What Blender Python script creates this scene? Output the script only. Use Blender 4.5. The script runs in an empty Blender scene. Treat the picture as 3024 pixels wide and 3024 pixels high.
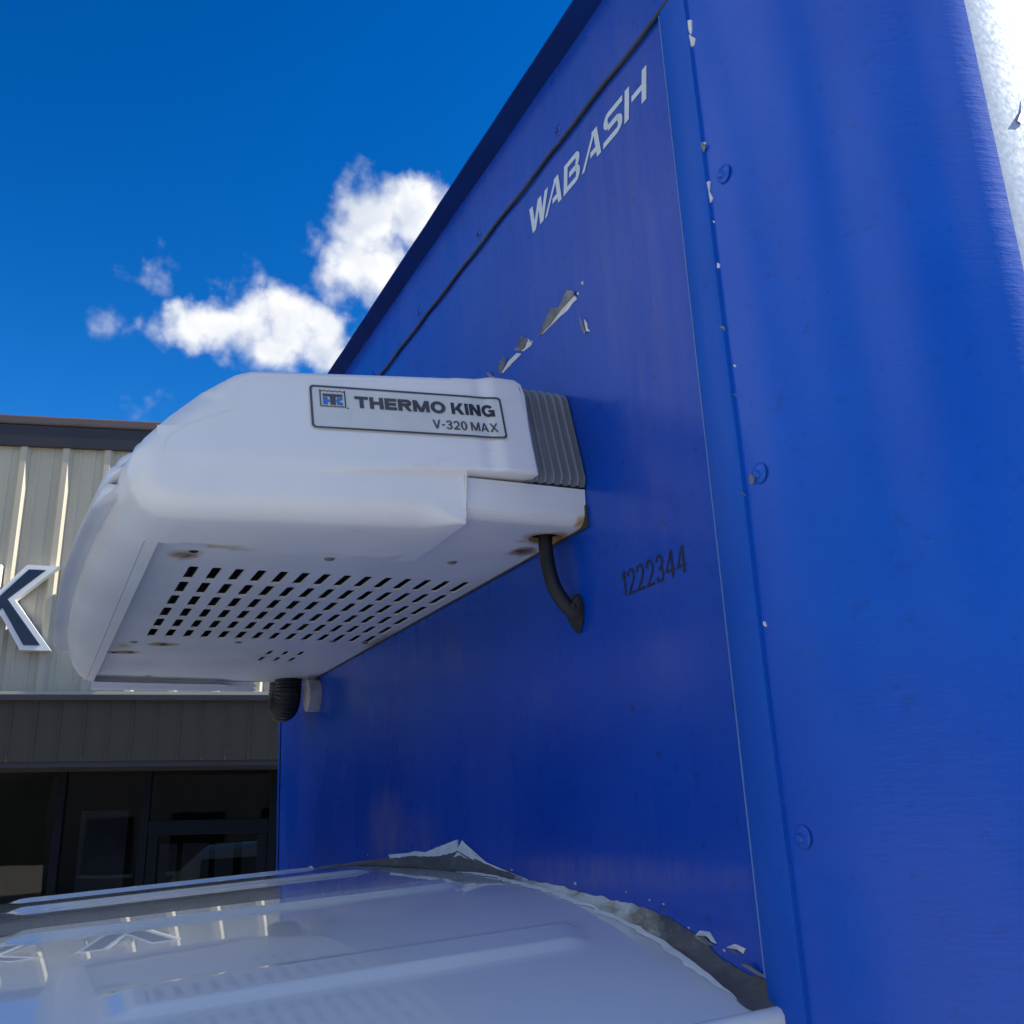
import bpy, bmesh, math, random
from mathutils import Vector, Matrix, noise as mnoise

# ------------------------------------------------------------------ scene, camera, sky, sun
random.seed(7)
SC = bpy.context.scene
COL = SC.collection
S = 0.55            # metres for one unit of the truck drawing (camera to front wall of the cargo box)
H = 2.35            # height of the lens above the ground
PI = math.pi
rad = math.radians

cam_d = bpy.data.cameras.new('camera')
cam = bpy.data.objects.new('camera', cam_d)
COL.objects.link(cam)
SC.camera = cam
cam_d.sensor_width = 36.0
cam_d.lens = 36.0 * 2980.0 / 3024.0
cam_d.clip_start = 0.02
cam_d.clip_end = 2000.0
CAMROT = Matrix(((0.42194545, 0.28416676, 0.86093629),
                 (0.90538913, -0.08258227, -0.41647413),
                 (-0.04725002, 0.95521172, -0.29212671)))
cam.matrix_world = Matrix.Translation((0.0, -S, H)) @ CAMROT.to_4x4()

SUN_AZ = rad(70.5)       # from +X towards +Y
SUN_EL = rad(40.0)
sun_dir = Vector((math.cos(SUN_EL) * math.cos(SUN_AZ), math.cos(SUN_EL) * math.sin(SUN_AZ), math.sin(SUN_EL)))
sun_d = bpy.data.lights.new('sun', 'SUN')
sun_d.energy = 4.6
sun_d.angle = rad(0.53)
sun_d.color = (1.0, 0.94, 0.82)
sun = bpy.data.objects.new('sun', sun_d)
COL.objects.link(sun)
sun.rotation_euler = (-sun_dir).to_track_quat('-Z', 'Y').to_euler()
sun.location = sun_dir * 40

SC.view_settings.view_transform = 'Standard'
SC.view_settings.look = 'None'
SC.view_settings.gamma = 1.0
SC.view_settings.use_curve_mapping = False
SC.view_settings.exposure = 0.90

world = bpy.data.worlds.new('World')
SC.world = world
world.use_nodes = True
world.cycles.sampling_method = 'MANUAL'
world.cycles.sample_map_resolution = 256
wt = world.node_tree
wt.nodes.clear()


def wn(kind, **kw):
    n = wt.nodes.new(kind)
    for k, v in kw.items():
        setattr(n, k, v)
    return n


def wmath(op, a, b=None, clamp=False):
    n = wn('ShaderNodeMath', operation=op, use_clamp=clamp)
    for i, v in enumerate((a, b)):
        if v is None:
            continue
        if isinstance(v, (int, float)):
            n.inputs[i].default_value = v
        else:
            wt.links.new(v, n.inputs[i])
    return n.outputs[0]


def build_world():
    sky = wn('ShaderNodeTexSky', sky_type='NISHITA')
    sky.sun_disc = False
    sky.sun_elevation = SUN_EL
    sky.sun_rotation = PI / 2 - SUN_AZ
    sky.altitude = 300
    sky.air_density = 1.0
    sky.dust_density = 0.1
    sky.ozone_density = 2.6
    hs = wn('ShaderNodeHueSaturation')
    hs.inputs['Saturation'].default_value = 1.42
    hs.inputs['Value'].default_value = 0.83
    hs.inputs['Hue'].default_value = 0.501
    wt.links.new(sky.outputs[0], hs.inputs['Color'])
    gm = wn('ShaderNodeGamma')
    gm.inputs['Gamma'].default_value = 1.25
    wt.links.new(hs.outputs[0], gm.inputs['Color'])
    tc = wn('ShaderNodeTexCoord')
    d = tc.outputs['Generated']
    # warped direction, so that the cumulus heaps get ragged outlines
    wnz = wn('ShaderNodeTexNoise')
    wnz.inputs['Scale'].default_value = 22.0
    wnz.inputs['Detail'].default_value = 4.0
    wnz.inputs['Roughness'].default_value = 0.5
    wt.links.new(d, wnz.inputs['Vector'])
    sub = wn('ShaderNodeVectorMath', operation='SUBTRACT')
    wt.links.new(wnz.outputs['Color'], sub.inputs[0])
    sub.inputs[1].default_value = (0.5, 0.5, 0.5)
    sca = wn('ShaderNodeVectorMath', operation='SCALE')
    wt.links.new(sub.outputs[0], sca.inputs[0])
    sca.inputs['Scale'].default_value = 0.07
    add = wn('ShaderNodeVectorMath', operation='ADD')
    wt.links.new(d, add.inputs[0])
    wt.links.new(sca.outputs[0], add.inputs[1])
    wd = add.outputs[0]
    HEAPS = [(-0.783, 0.2755, 0.5560, 0.0330, 1), (-0.7975, 0.2482, 0.5499, 0.0369, 1), (-0.8202, 0.2583, 0.5105, 0.0403, 1), (-0.8385, 0.237, 0.4907, 0.029, 0.44), (-0.7710, 0.2877, 0.5670, 0.0240, 1), (-0.7814, 0.3031, 0.5455, 0.0369, 1), (-0.8816, 0.1228, 0.4558, 0.0319, 1), (-0.8784, 0.1534, 0.4526, 0.0369, 1), (-0.8672, 0.1924, 0.4593, 0.0369, 1), (-0.8668, 0.2251, 0.445, 0.0336, 1), (-0.8812, 0.1798, 0.4371, 0.0319, 0.9), (-0.866, 0.2483, 0.434, 0.0302, 1), (-0.8805, 0.1041, 0.4624, 0.0201, 0.8), (-0.8722, 0.0633, 0.4851, 0.029, 0.378), (-0.8927, 0.0354, 0.4492, 0.0213, 0.317), (-0.8914, 0.0643, 0.4486, 0.0193, 0.317), (-0.8909, 0.0882, 0.4456, 0.0193, 0.378), (-0.8578, 0.1578, 0.4891, 0.0251, 0.378), (-0.8256, 0.2104, 0.5235, 0.0213, 0.378), (-0.862, 0.0525, 0.5043, 0.0154, 0.255), (-0.922, 0.0743, 0.38, 0.0231, 0.317), (-0.8912, 0.176, 0.418, 0.0231, 0.378), (-0.8242, 0.2296, 0.5177, 0.0231, 0.317), (-0.8214, 0.289, 0.4918, 0.0231, 0.378)]
    # broad unseen heaps, added round the rest of the sky as white fill
    rr = random.Random(11)
    for k in range(12):
        aa = rad(228 + k * 23 + rr.uniform(-8, 8))
        ee = rad((26, 48, 35, 60)[k % 4] + rr.uniform(-6, 6))
        HEAPS.append((math.cos(ee) * math.cos(aa), math.cos(ee) * math.sin(aa), math.sin(ee), rr.uniform(.18, .30), 1))
    m = None
    for (x, y, z, r, am) in HEAPS:
        dn = wn('ShaderNodeVectorMath', operation='DISTANCE')
        wt.links.new(wd, dn.inputs[0])
        dn.inputs[1].default_value = (x, y, z)
        mr = wn('ShaderNodeMapRange')
        mr.inputs['From Min'].default_value = r * 1.45
        mr.inputs['From Max'].default_value = 0.0
        mr.inputs['To Min'].default_value = 0.0
        mr.inputs['To Max'].default_value = am
        wt.links.new(dn.outputs['Value'], mr.inputs['Value'])
        m = mr.outputs[0] if m is None else wmath('MAXIMUM', m, mr.outputs[0])
    nz = wn('ShaderNodeTexNoise')
    nz.inputs['Scale'].default_value = 30.0
    nz.inputs['Detail'].default_value = 5.0
    nz.inputs['Roughness'].default_value = 0.55
    wt.links.new(d, nz.inputs['Vector'])
    den = wmath('ADD', m, wmath('MULTIPLY', wmath('SUBTRACT', nz.outputs['Fac'], 0.5), 0.75))
    on = wmath('GREATER_THAN', m, 0.001)
    ss = wn('ShaderNodeMapRange', interpolation_type='SMOOTHSTEP')
    ss.inputs['From Min'].default_value = 0.14
    ss.inputs['From Max'].default_value = 0.74
    wt.links.new(den, ss.inputs['Value'])
    cover = wmath('MULTIPLY', ss.outputs[0], on)
    cover = wmath('MULTIPLY', cover, 0.97)
    nz2 = wn('ShaderNodeTexNoise')
    nz2.inputs['Scale'].default_value = 17.0
    nz2.inputs['Detail'].default_value = 2.0
    wt.links.new(wd, nz2.inputs['Vector'])
    cr = wn('ShaderNodeValToRGB')
    cr.color_ramp.elements[0].position = 0.36
    cr.color_ramp.elements[0].color = (4.4, 4.75, 5.4, 1)
    cr.color_ramp.elements[1].position = 0.58
    cr.color_ramp.elements[1].color = (6.3, 6.35, 6.4, 1)
    wt.links.new(nz2.outputs['Fac'], cr.inputs[0])
    mix = wn('ShaderNodeMixRGB')
    wt.links.new(cover, mix.inputs[0])
    wt.links.new(gm.outputs[0], mix.inputs[1])
    wt.links.new(cr.outputs[0], mix.inputs[2])
    bg = wn('ShaderNodeBackground')
    bg.inputs['Strength'].default_value = 0.088
    wt.links.new(mix.outputs[0], bg.inputs[0])
    out = wn('ShaderNodeOutputWorld')
    wt.links.new(bg.outputs[0], out.inputs[0])


build_world()


# ------------------------------------------------------------------ helpers
def P(x, y, z):
    return Vector((x * S, y * S, H + z * S))


class MB:
    def __init__(self):
        self.v, self.f = [], []

    def vert(self, p):
        self.v.append(tuple(p))
        return len(self.v) - 1

    def face(self, *ids):
        self.f.append(tuple(ids))

    def poly(self, pts):
        self.face(*[self.vert(p) for p in pts])

    def grid(self, fn, nu, nv, flip=False):
        base = len(self.v)
        for i in range(nu + 1):
            for j in range(nv + 1):
                self.v.append(tuple(fn(i / nu, j / nv)))
        for i in range(nu):
            for j in range(nv):
                a = base + i * (nv + 1) + j
                q = (a, a + nv + 1, a + nv + 2, a + 1)
                self.f.append(q[::-1] if flip else q)

    def box(self, a, b):
        x0, y0, z0 = a
        x1, y1, z1 = b
        k = [self.vert(p) for p in ((x0, y0, z0), (x1, y0, z0), (x1, y1, z0), (x0, y1, z0), (x0, y0, z1), (x1, y0, z1), (x1, y1, z1), (x0, y1, z1))]
        for q in ((0, 3, 2, 1), (4, 5, 6, 7), (0, 1, 5, 4), (1, 2, 6, 5), (2, 3, 7, 6), (3, 0, 4, 7)):
            self.face(*[k[i] for i in q])

    def prism(self, ring_a, ring_b, caps=True):
        n = len(ring_a)
        a = [self.vert(p) for p in ring_a]
        b = [self.vert(p) for p in ring_b]
        for i in range(n):
            j = (i + 1) % n
            self.face(a[i], a[j], b[j], b[i])
        if caps:
            self.face(*a[::-1])
            self.face(*b)

    def tube(self, pts, radius, sides=14, caps=True):
        pts = [Vector(p) for p in pts]
        n = len(pts)
        rings = []
        up = Vector((0.31, 0.17, 0.93))
        for i, p in enumerate(pts):
            t = (pts[min(i + 1, n - 1)] - pts[max(i - 1, 0)]).normalized()
            if abs(t.dot(up)) > 0.95:
                up = Vector((1, 0, 0))
            s = t.cross(up).normalized()
            up2 = s.cross(t).normalized()
            up = up2
            r = radius(i / (n - 1)) if callable(radius) else radius
            rings.append([self.vert(p + (s * math.cos(a) + up2 * math.sin(a)) * r) for a in [2 * PI * k / sides for k in range(sides)]])
        for i in range(n - 1):
            for k in range(sides):
                m = (k + 1) % sides
                self.face(rings[i][k], rings[i][m], rings[i + 1][m], rings[i + 1][k])
        if caps:
            self.face(*rings[0][::-1])
            self.face(*rings[-1])

    def disc(self, c, nrm, r, h=0.0, sides=16, dome=3):
        c, nrm = Vector(c), Vector(nrm).normalized()
        a = Vector((0, 0, 1)) if abs(nrm.z) < .9 else Vector((1, 0, 0))
        s = nrm.cross(a).normalized()
        t = nrm.cross(s)
        prev = None
        for k in range(dome + 1):
            ang = k / dome * PI / 2
            rr, hh = r * math.cos(ang), h * math.sin(ang)
            if k == dome:
                top = self.vert(c + nrm * hh)
                for i in range(sides):
                    self.face(prev[i], prev[(i + 1) % sides], top)
            else:
                ring = [self.vert(c + nrm * hh + (s * math.cos(2 * PI * i / sides) + t * math.sin(2 * PI * i / sides)) * rr) for i in range(sides)]
                if prev:
                    for i in range(sides):
                        j = (i + 1) % sides
                        self.face(prev[i], prev[j], ring[j], ring[i])
                prev = ring

    def build(self, name, mat, parent=None, smooth=False, bevel=0.0, recalc=True, origin=None, sharp=40, tri=False, down=False):
        org = Vector(ORG[parent.name]) if parent is not None else Vector(origin or (0, 0, 0))
        me = bpy.data.meshes.new(name)
        me.from_pydata([tuple(Vector(p) - org) for p in self.v], [], self.f)
        bm = bmesh.new()
        bm.from_mesh(me)
        bmesh.ops.remove_doubles(bm, verts=bm.verts, dist=1e-5)
        if bevel:
            bmesh.ops.bevel(bm, geom=[e for e in bm.edges if len(e.link_faces) == 2 and e.calc_face_angle(0) > 0.5], offset=bevel, segments=2, affect='EDGES', profile=0.5)
        if tri:
            bmesh.ops.triangulate(bm, faces=[f for f in bm.faces if len(f.verts) > 4])
        if recalc:
            bmesh.ops.recalc_face_normals(bm, faces=bm.faces)
        if down:
            bm.normal_update()
            bmesh.ops.reverse_faces(bm, faces=[f for f in bm.faces if f.normal.z > .5])
        for f in bm.faces:
            f.smooth = smooth
        if smooth:
            lim = rad(sharp)
            for e in bm.edges:
                if len(e.link_faces) == 2 and e.calc_face_angle(0) > lim:
                    e.smooth = False
        bm.to_mesh(me)
        bm.free()
        me.materials.append(mat)
        o = bpy.data.objects.new(name, me)
        COL.objects.link(o)
        if parent is not None:
            o.parent = parent
            ORG[o.name] = org
        else:
            o.location = org
            ORG[o.name] = org
        return o


ORG = {}


def thing(name, label, cat, loc, group=None):
    o = bpy.data.objects.new(name, None)
    COL.objects.link(o)
    o.location = loc
    o.empty_display_size = 0.2
    ORG[o.name] = Vector(loc)
    o['label'] = label
    o['category'] = cat
    if group:
        o['group'] = group
    return o


def clone(o, parent, loc):
    c = o.copy()
    COL.objects.link(c)
    c.parent = parent
    c.location = loc
    return c


def sstep(a, b, x):
    t = max(0.0, min(1.0, (x - a) / (b - a)))
    return t * t * (3 - 2 * t)


# ------------------------------------------------------------------ materials
def new_mat(name):
    m = bpy.data.materials.new(name)
    m.use_nodes = True
    nt = m.node_tree
    return m, nt, nt.nodes['Principled BSDF']


def nnoise(nt, scale, detail=4, rough=0.55, stretch=None, coord='Object'):
    tc = nt.nodes.new('ShaderNodeTexCoord')
    n = nt.nodes.new('ShaderNodeTexNoise')
    n.inputs['Scale'].default_value = scale
    n.inputs['Detail'].default_value = detail
    n.inputs['Roughness'].default_value = rough
    src = tc.outputs[coord]
    if stretch:
        mp = nt.nodes.new('ShaderNodeMapping')
        mp.inputs['Scale'].default_value = stretch
        nt.links.new(src, mp.inputs['Vector'])
        src = mp.outputs[0]
    nt.links.new(src, n.inputs['Vector'])
    return n.outputs['Fac']


def nramp(nt, fac, stops):
    r = nt.nodes.new('ShaderNodeValToRGB')
    els = r.color_ramp.elements
    while len(els) < len(stops):
        els.new(0.5)
    for e, (p, c) in zip(els, stops):
        e.position = p
        e.color = (c[0], c[1], c[2], 1) if not isinstance(c, (int, float)) else (c, c, c, 1)
    nt.links.new(fac, r.inputs[0])
    return r.outputs[0]


def nmix(nt, fac, a, b, blend='MIX'):
    m = nt.nodes.new('ShaderNodeMixRGB')
    m.blend_type = blend
    for i, v in enumerate((fac, a, b)):
        if isinstance(v, (int, float)):
            m.inputs[i].default_value = v
        elif isinstance(v, tuple):
            m.inputs[i].default_value = (*v, 1)
        else:
            nt.links.new(v, m.inputs[i])
    return m.outputs[0]


def nbump(nt, bs, h, strength=0.3, dist=0.002, prev=None):
    b = nt.nodes.new('ShaderNodeBump')
    b.inputs['Strength'].default_value = strength
    b.inputs['Distance'].default_value = dist
    nt.links.new(h, b.inputs['Height'])
    if prev is not None:
        nt.links.new(prev, b.inputs['Normal'])
    nt.links.new(b.outputs[0], bs.inputs['Normal'])
    return b.outputs[0]


def simple(name, col, rough=0.5, metal=0.0, var=0.12, scale=6.0, bump=0.0, bscale=60.0, bdist=0.001, coat=0.0, rvar=0.1, stretch=None):
    m, nt, bs = new_mat(name)
    f = nnoise(nt, scale, 3, 0.6, stretch)
    lo = tuple(c * (1 - var) for c in col)
    hi = tuple(min(1, c * (1 + var)) for c in col)
    nt.links.new(nramp(nt, f, [(0.3, lo), (0.7, hi)]), bs.inputs['Base Color'])
    f2 = nnoise(nt, scale * 2.3, 2, 0.6, stretch)
    nt.links.new(nramp(nt, f2, [(0.3, max(0, rough - rvar)), (0.7, min(1, rough + rvar))]), bs.inputs['Roughness'])
    bs.inputs['Metallic'].default_value = metal
    bs.inputs['Coat Weight'].default_value = coat
    bs.inputs['Coat Roughness'].default_value = 0.08
    if bump:
        nbump(nt, bs, nnoise(nt, bscale, 2, 0.6), bump, bdist)
    return m


def vinyl(name, col, rough=0.34, grime=0.25, wrinkle=False, coat=0.06, scuff_sheen=None, spec=0.27):
    """weathered blue vinyl film on sheet metal: blotches, vertical rain streaks, scuffs and painted-in reflections, slight oil-canning"""
    m, nt, bs = new_mat(name)
    blot = nnoise(nt, 2.6, 4, 0.62)
    strk = nnoise(nt, 9.0, 3, 0.6, (1.0, 1.0, 0.12))
    fine = nnoise(nt, 70.0, 2, 0.7)
    lo = (col[0] * .75, col[1] * .8, col[2] * .86)
    hi = (col[0] * 1.4, col[1] * 1.18, col[2] * 1.06)
    c = nramp(nt, blot, [(0.3, lo), (0.7, hi)])
    chalk = nramp(nt, strk, [(0.45, 0.0), (0.75, grime)])
    c = nmix(nt, chalk, c, (0.015, 0.085, 0.40))
    spk = nramp(nt, fine, [(0.60, 0.0), (0.74, min(1.0, grime * 1.6))])
    c = nmix(nt, spk, c, (0.006, 0.02, 0.10))
    if scuff_sheen:
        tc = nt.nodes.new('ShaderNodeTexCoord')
        vstreak = nnoise(nt, 55.0, 4, .7, (1.0, 1.0, .10))
        for (ctr, rx, rz_, amt) in scuff_sheen:
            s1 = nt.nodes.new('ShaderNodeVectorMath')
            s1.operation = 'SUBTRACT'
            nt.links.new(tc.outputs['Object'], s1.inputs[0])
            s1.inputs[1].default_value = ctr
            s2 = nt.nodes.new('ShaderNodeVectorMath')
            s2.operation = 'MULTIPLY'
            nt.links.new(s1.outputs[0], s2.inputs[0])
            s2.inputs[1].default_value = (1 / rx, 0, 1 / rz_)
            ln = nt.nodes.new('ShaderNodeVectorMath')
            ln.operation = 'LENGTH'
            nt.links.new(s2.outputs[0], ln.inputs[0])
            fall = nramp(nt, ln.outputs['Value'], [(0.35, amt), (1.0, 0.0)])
            st = nramp(nt, vstreak, [(0.32, 0.1), (0.66, 1.0)])
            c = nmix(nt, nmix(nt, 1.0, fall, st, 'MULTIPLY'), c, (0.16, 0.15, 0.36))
    nt.links.new(c, bs.inputs['Base Color'])
    nt.links.new(nramp(nt, nnoise(nt, 5.0, 3, .65, (1, 1, .35)), [(0.3, rough - .10), (0.72, rough + .14)]), bs.inputs['Roughness'])
    bs.inputs['Coat Weight'].default_value = coat
    bs.inputs['Coat Roughness'].default_value = 0.12
    bs.inputs['Specular IOR Level'].default_value = spec
    b = nbump(nt, bs, nnoise(nt, 3.2, 1, .5), 0.25, 0.006)
    b = nbump(nt, bs, nnoise(nt, 160.0, 2, .7), 0.14, 0.0006, b)
    if wrinkle:
        b = nbump(nt, bs, nnoise(nt, 26.0, 3, .72, (1.0, 1.0, 5.5)), 0.16, 0.002, b)
    return m


def stained(name, col, spots, rough=0.36, zdirt=None):
    """white enamel with rust weeping round given points (stains with a shape of their own)"""
    m, nt, bs = new_mat(name)
    base = nramp(nt, nnoise(nt, 4.0, 6, .65), [(0.25, tuple(c * .9 for c in col)), (0.7, col)])
    dirt = nramp(nt, nnoise(nt, 30.0, 6, .7, (1, .3, 1)), [(0.6, 0.0), (0.8, 0.28)])
    base = nmix(nt, dirt, base, (0.34, 0.33, 0.29))
    tc = nt.nodes.new('ShaderNodeTexCoord')
    wz = nt.nodes.new('ShaderNodeTexNoise')
    wz.inputs['Scale'].default_value = 45.0
    wz.inputs['Detail'].default_value = 5.0
    nt.links.new(tc.outputs['Object'], wz.inputs['Vector'])
    sb = nt.nodes.new('ShaderNodeVectorMath')
    sb.operation = 'MULTIPLY_ADD'
    nt.links.new(wz.outputs['Color'], sb.inputs[0])
    sb.inputs[1].default_value = (0.03, 0.03, 0.0)
    nt.links.new(tc.outputs['Object'], sb.inputs[2])
    mask = None
    for (p, r, sx, sy, a) in spots:
        s1 = nt.nodes.new('ShaderNodeVectorMath')
        s1.operation = 'SUBTRACT'
        nt.links.new(sb.outputs[0], s1.inputs[0])
        s1.inputs[1].default_value = (p[0] + .015, p[1] + .015, p[2])
        s2 = nt.nodes.new('ShaderNodeVectorMath')
        s2.operation = 'MULTIPLY'
        nt.links.new(s1.outputs[0], s2.inputs[0])
        s2.inputs[1].default_value = (1 / sx, 1 / sy, 1)
        ln = nt.nodes.new('ShaderNodeVectorMath')
        ln.operation = 'LENGTH'
        nt.links.new(s2.outputs[0], ln.inputs[0])
        mr = nt.nodes.new('ShaderNodeMapRange')
        mr.inputs['From Min'].default_value = r
        mr.inputs['From Max'].default_value = r * .15
        mr.inputs['To Max'].default_value = a
        nt.links.new(ln.outputs['Value'], mr.inputs['Value'])
        if mask is None:
            mask = mr.outputs[0]
        else:
            mx = nt.nodes.new('ShaderNodeMath')
            mx.operation = 'MAXIMUM'
            nt.links.new(mask, mx.inputs[0])
            nt.links.new(mr.outputs[0], mx.inputs[1])
            mask = mx.outputs[0]
    if mask is not None:
        rc = nramp(nt, mask, [(0.0, col), (0.3, (0.50, 0.38, 0.22)), (0.7, (0.30, 0.13, 0.035)), (1.0, (0.03, 0.012, 0.006))])
        fac = nramp(nt, mask, [(0.02, 0.0), (0.45, 0.9)])
        base = nmix(nt, fac, base, rc)
    nt.links.new(base, bs.inputs['Base Color'])
    nt.links.new(nramp(nt, nnoise(nt, 8.0, 5, .65), [(0.3, rough - .08), (0.7, rough + .12)]), bs.inputs['Roughness'])
    bs.inputs['Coat Weight'].default_value = 0.15
    bs.inputs['Coat Roughness'].default_value = 0.15
    nbump(nt, bs, nnoise(nt, 220.0, 3, .6), 0.06, 0.0005)
    return m


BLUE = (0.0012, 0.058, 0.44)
def tr_loc(x, y, z):
    return tuple(P(x, y, z) - Vector((-2.868 * S, 2.0, 0.0)))


M_VINYL = vinyl('blue_vinyl_front', BLUE, 0.25, 0.36, scuff_sheen=[(tr_loc(-3.05, 0, .0), .13, .075, .8), (tr_loc(-2.75, 0, -.02), .09, .045, .4), (tr_loc(-1.75, 0, -.10), .30, .02, .5), (tr_loc(-1.75, 0, 1.25), .50, .34, .17), (tr_loc(-1.45, 0, .8), .10, .5, .14)])  # far low patches paint in a pale reflection; upper ones are chalky wear
M_VINYL_TRIM = vinyl('blue_vinyl_trim', (0.0012, 0.082, 0.49), 0.40, 0.12)
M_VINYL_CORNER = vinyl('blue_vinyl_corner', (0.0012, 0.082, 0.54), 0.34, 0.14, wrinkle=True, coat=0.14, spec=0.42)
M_RAIL = simple('navy_rail_paint', (0.001, 0.020, 0.14), 0.7, var=0.2, scale=9)
M_RAIL.node_tree.nodes['Principled BSDF'].inputs['Specular IOR Level'].default_value = 0.15
M_SIDE = simple('white_side_film', (0.30, 0.40, 0.56), 0.62, var=0.10, scale=90, bump=0.06, bscale=170, bdist=0.0008)
M_SIDE.node_tree.nodes['Principled BSDF'].inputs['Specular IOR Level'].default_value = 0.3
M_RUBBER = simple('black_rubber_seal', (0.035, 0.036, 0.04), 0.6, var=0.3, scale=40, bump=0.3, bscale=150)
M_DECAL = simple('pale_grey_decal', (0.62, 0.68, 0.72), 0.45, var=0.05, scale=30)
M_EDGE = simple('pale_cut_film_edge', (0.13, 0.26, 0.58), 0.5)
M_NUMBER = simple('black_number_decal', (0.010, 0.014, 0.03), 0.5, var=0.2, scale=60)
M_FLAKE_W = simple('bare_white_primer', (0.74, 0.74, 0.73), 0.6, var=0.12, scale=50, bump=0.3, bscale=200)
M_FLAKE_G = simple('grey_film_underside', (0.20, 0.20, 0.21), 0.65, var=0.35, scale=45, bump=0.3, bscale=160)
M_CAB = simple('white_cab_paint', (0.67, 0.725, 0.75), 0.22, var=0.03, scale=5, coat=1.0, rvar=0.05)
M_CAB.node_tree.nodes['Principled BSDF'].inputs['Coat Roughness'].default_value = 0.015
M_GLASS_DARK = simple('tinted_cab_glass', (0.01, 0.012, 0.015), 0.05, var=0.0, scale=3, rvar=0.0)
M_TYRE = simple('tyre_rubber', (0.02, 0.02, 0.021), 0.8, var=0.2, scale=30, bump=0.4, bscale=90)
M_STEEL = simple('grey_steel_wheel', (0.35, 0.36, 0.37), 0.4, metal=0.7, var=0.1)
M_CHASSIS = simple('black_chassis_paint', (0.025, 0.025, 0.027), 0.6, var=0.2)
M_ASPHALT = simple('worn_concrete', (0.42, 0.40, 0.34), 0.9, var=0.25, scale=1.2, bump=0.6, bscale=90, bdist=0.006)


def caulk_mat():
    """grey butyl that turns into smeared white sealant between two places along the joint"""
    m, nt, bs = new_mat('smeared_sealant')
    f = nnoise(nt, 9.0, 6, .72, (1, 1, 2.5))
    dark = nramp(nt, f, [(0.34, (0.05, 0.053, 0.06)), (0.55, (0.10, 0.10, 0.11)), (0.66, (0.17, 0.165, 0.16)), (0.76, (0.55, 0.57, 0.57))])
    pale = nramp(nt, f, [(0.30, (0.10, 0.09, 0.075)), (0.40, (0.30, 0.28, 0.24)), (0.50, (0.52, 0.53, 0.52)), (0.74, (0.68, 0.70, 0.70))])
    tc = nt.nodes.new('ShaderNodeTexCoord')
    sx = nt.nodes.new('ShaderNodeSeparateXYZ')
    nt.links.new(tc.outputs['Object'], sx.inputs[0])
    ad = nt.nodes.new('ShaderNodeMath')
    ad.operation = 'MULTIPLY_ADD'
    nt.links.new(nnoise(nt, 16.0, 4, .7), ad.inputs[0])
    ad.inputs[1].default_value = 0.22
    nt.links.new(sx.outputs[0], ad.inputs[2])
    lo, hi = (-2.10 + 2.868) * S + .11, (-1.57 + 2.868) * S + .11
    mr = nt.nodes.new('ShaderNodeMapRange')
    mr.inputs['From Min'].default_value = lo - .03
    mr.inputs['From Max'].default_value = lo + .03
    nt.links.new(ad.outputs[0], mr.inputs['Value'])
    mr2 = nt.nodes.new('ShaderNodeMapRange')
    mr2.inputs['From Min'].default_value = hi + .03
    mr2.inputs['From Max'].default_value = hi - .03
    nt.links.new(ad.outputs[0], mr2.inputs['Value'])
    c = nmix(nt, nmix(nt, 1.0, mr.outputs[0], mr2.outputs[0], 'MULTIPLY'), dark, pale)
    nt.links.new(c, bs.inputs['Base Color'])
    bs.inputs['Roughness'].default_value = 0.75
    nbump(nt, bs, nnoise(nt, 60.0, 5, .7), 0.6, 0.004)
    return m


M_CAULK = caulk_mat()
M_LIP = simple('old_paint_edge', (0.66, 0.69, 0.71), 0.45, var=0.12, scale=40, bump=0.3, bscale=120)

# ------------------------------------------------------------------ ground
g = MB()
g.grid(lambda u, v: Vector((-300 + 600 * u, -300 + 600 * v, 0.0)), 8, 8)
ground = g.build('ground', M_ASPHALT)
ground['kind'] = 'structure'
ground['label'] = 'sunlit worn concrete lot under the truck'

# unseen wooded rise, added round the lot to darken horizon reflections
M_ADDED_HILL = simple('added_hillside', (0.022, 0.034, 0.018), 0.95, var=0.35, scale=0.12)
g = MB()
NH = 180
ring_ids = []
for i in range(NH):
    a = 2 * PI * i / NH
    col_ = []
    for (r, h) in ((118, -.5), (124, .62), (131, 1.0), (170, 1.12)):
        rr_ = r + 6 * mnoise.noise(Vector((math.cos(a) * 3, math.sin(a) * 3, r * .1)))
        hh = h * (19 + 7 * mnoise.noise(Vector((math.cos(a) * 2.2, math.sin(a) * 2.2, 4))) + 2.2 * mnoise.noise(Vector((math.cos(a) * 25, math.sin(a) * 25, 9))))
        col_.append(g.vert((rr_ * math.cos(a), rr_ * math.sin(a), hh)))
    ring_ids.append(col_)
for i in range(NH):
    j = (i + 1) % NH
    for k in range(3):
        g.face(ring_ids[i][k], ring_ids[j][k], ring_ids[j][k + 1], ring_ids[i][k + 1])
added_hills = g.build('added_hills', M_ADDED_HILL, smooth=True)
added_hills['kind'] = 'structure'
added_hills['label'] = 'unseen dark wooded rise added around the lot to block the bright horizon'

# low shop block across the lot, seen only as reflections
OPP = thing('shop_block', 'low beige shop block mirrored in the dark storefront glass', 'building', (27.0, -4.0, 0.0))
M_OPP = simple('beige_block_render', (0.24, 0.21, 0.18), 0.85, var=0.15, scale=1.0)
m = MB()
m.box((27, -18, -.3), (39, 10, 5.2))
m.build('wall', M_OPP, OPP)
m = MB()
m.box((26.6, -18.4, 5.202), (39.4, 10.4, 5.75))
m.build('roof_cap', M_DECAL, OPP)
for k in range(7):
    y0 = -16.5 + 3.7 * k
    m = MB()
    m.box((26.94, y0, 1.0), (27.05, y0 + 2.2, 3.2))
    wd_ = m.build('window', M_GLASS_DARK, OPP)
    m = MB()
    m.box((26.86, y0 - .12, .86), (26.99, y0 + 2.32, .995))
    m.build('sill', M_DECAL, wd_)

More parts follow.
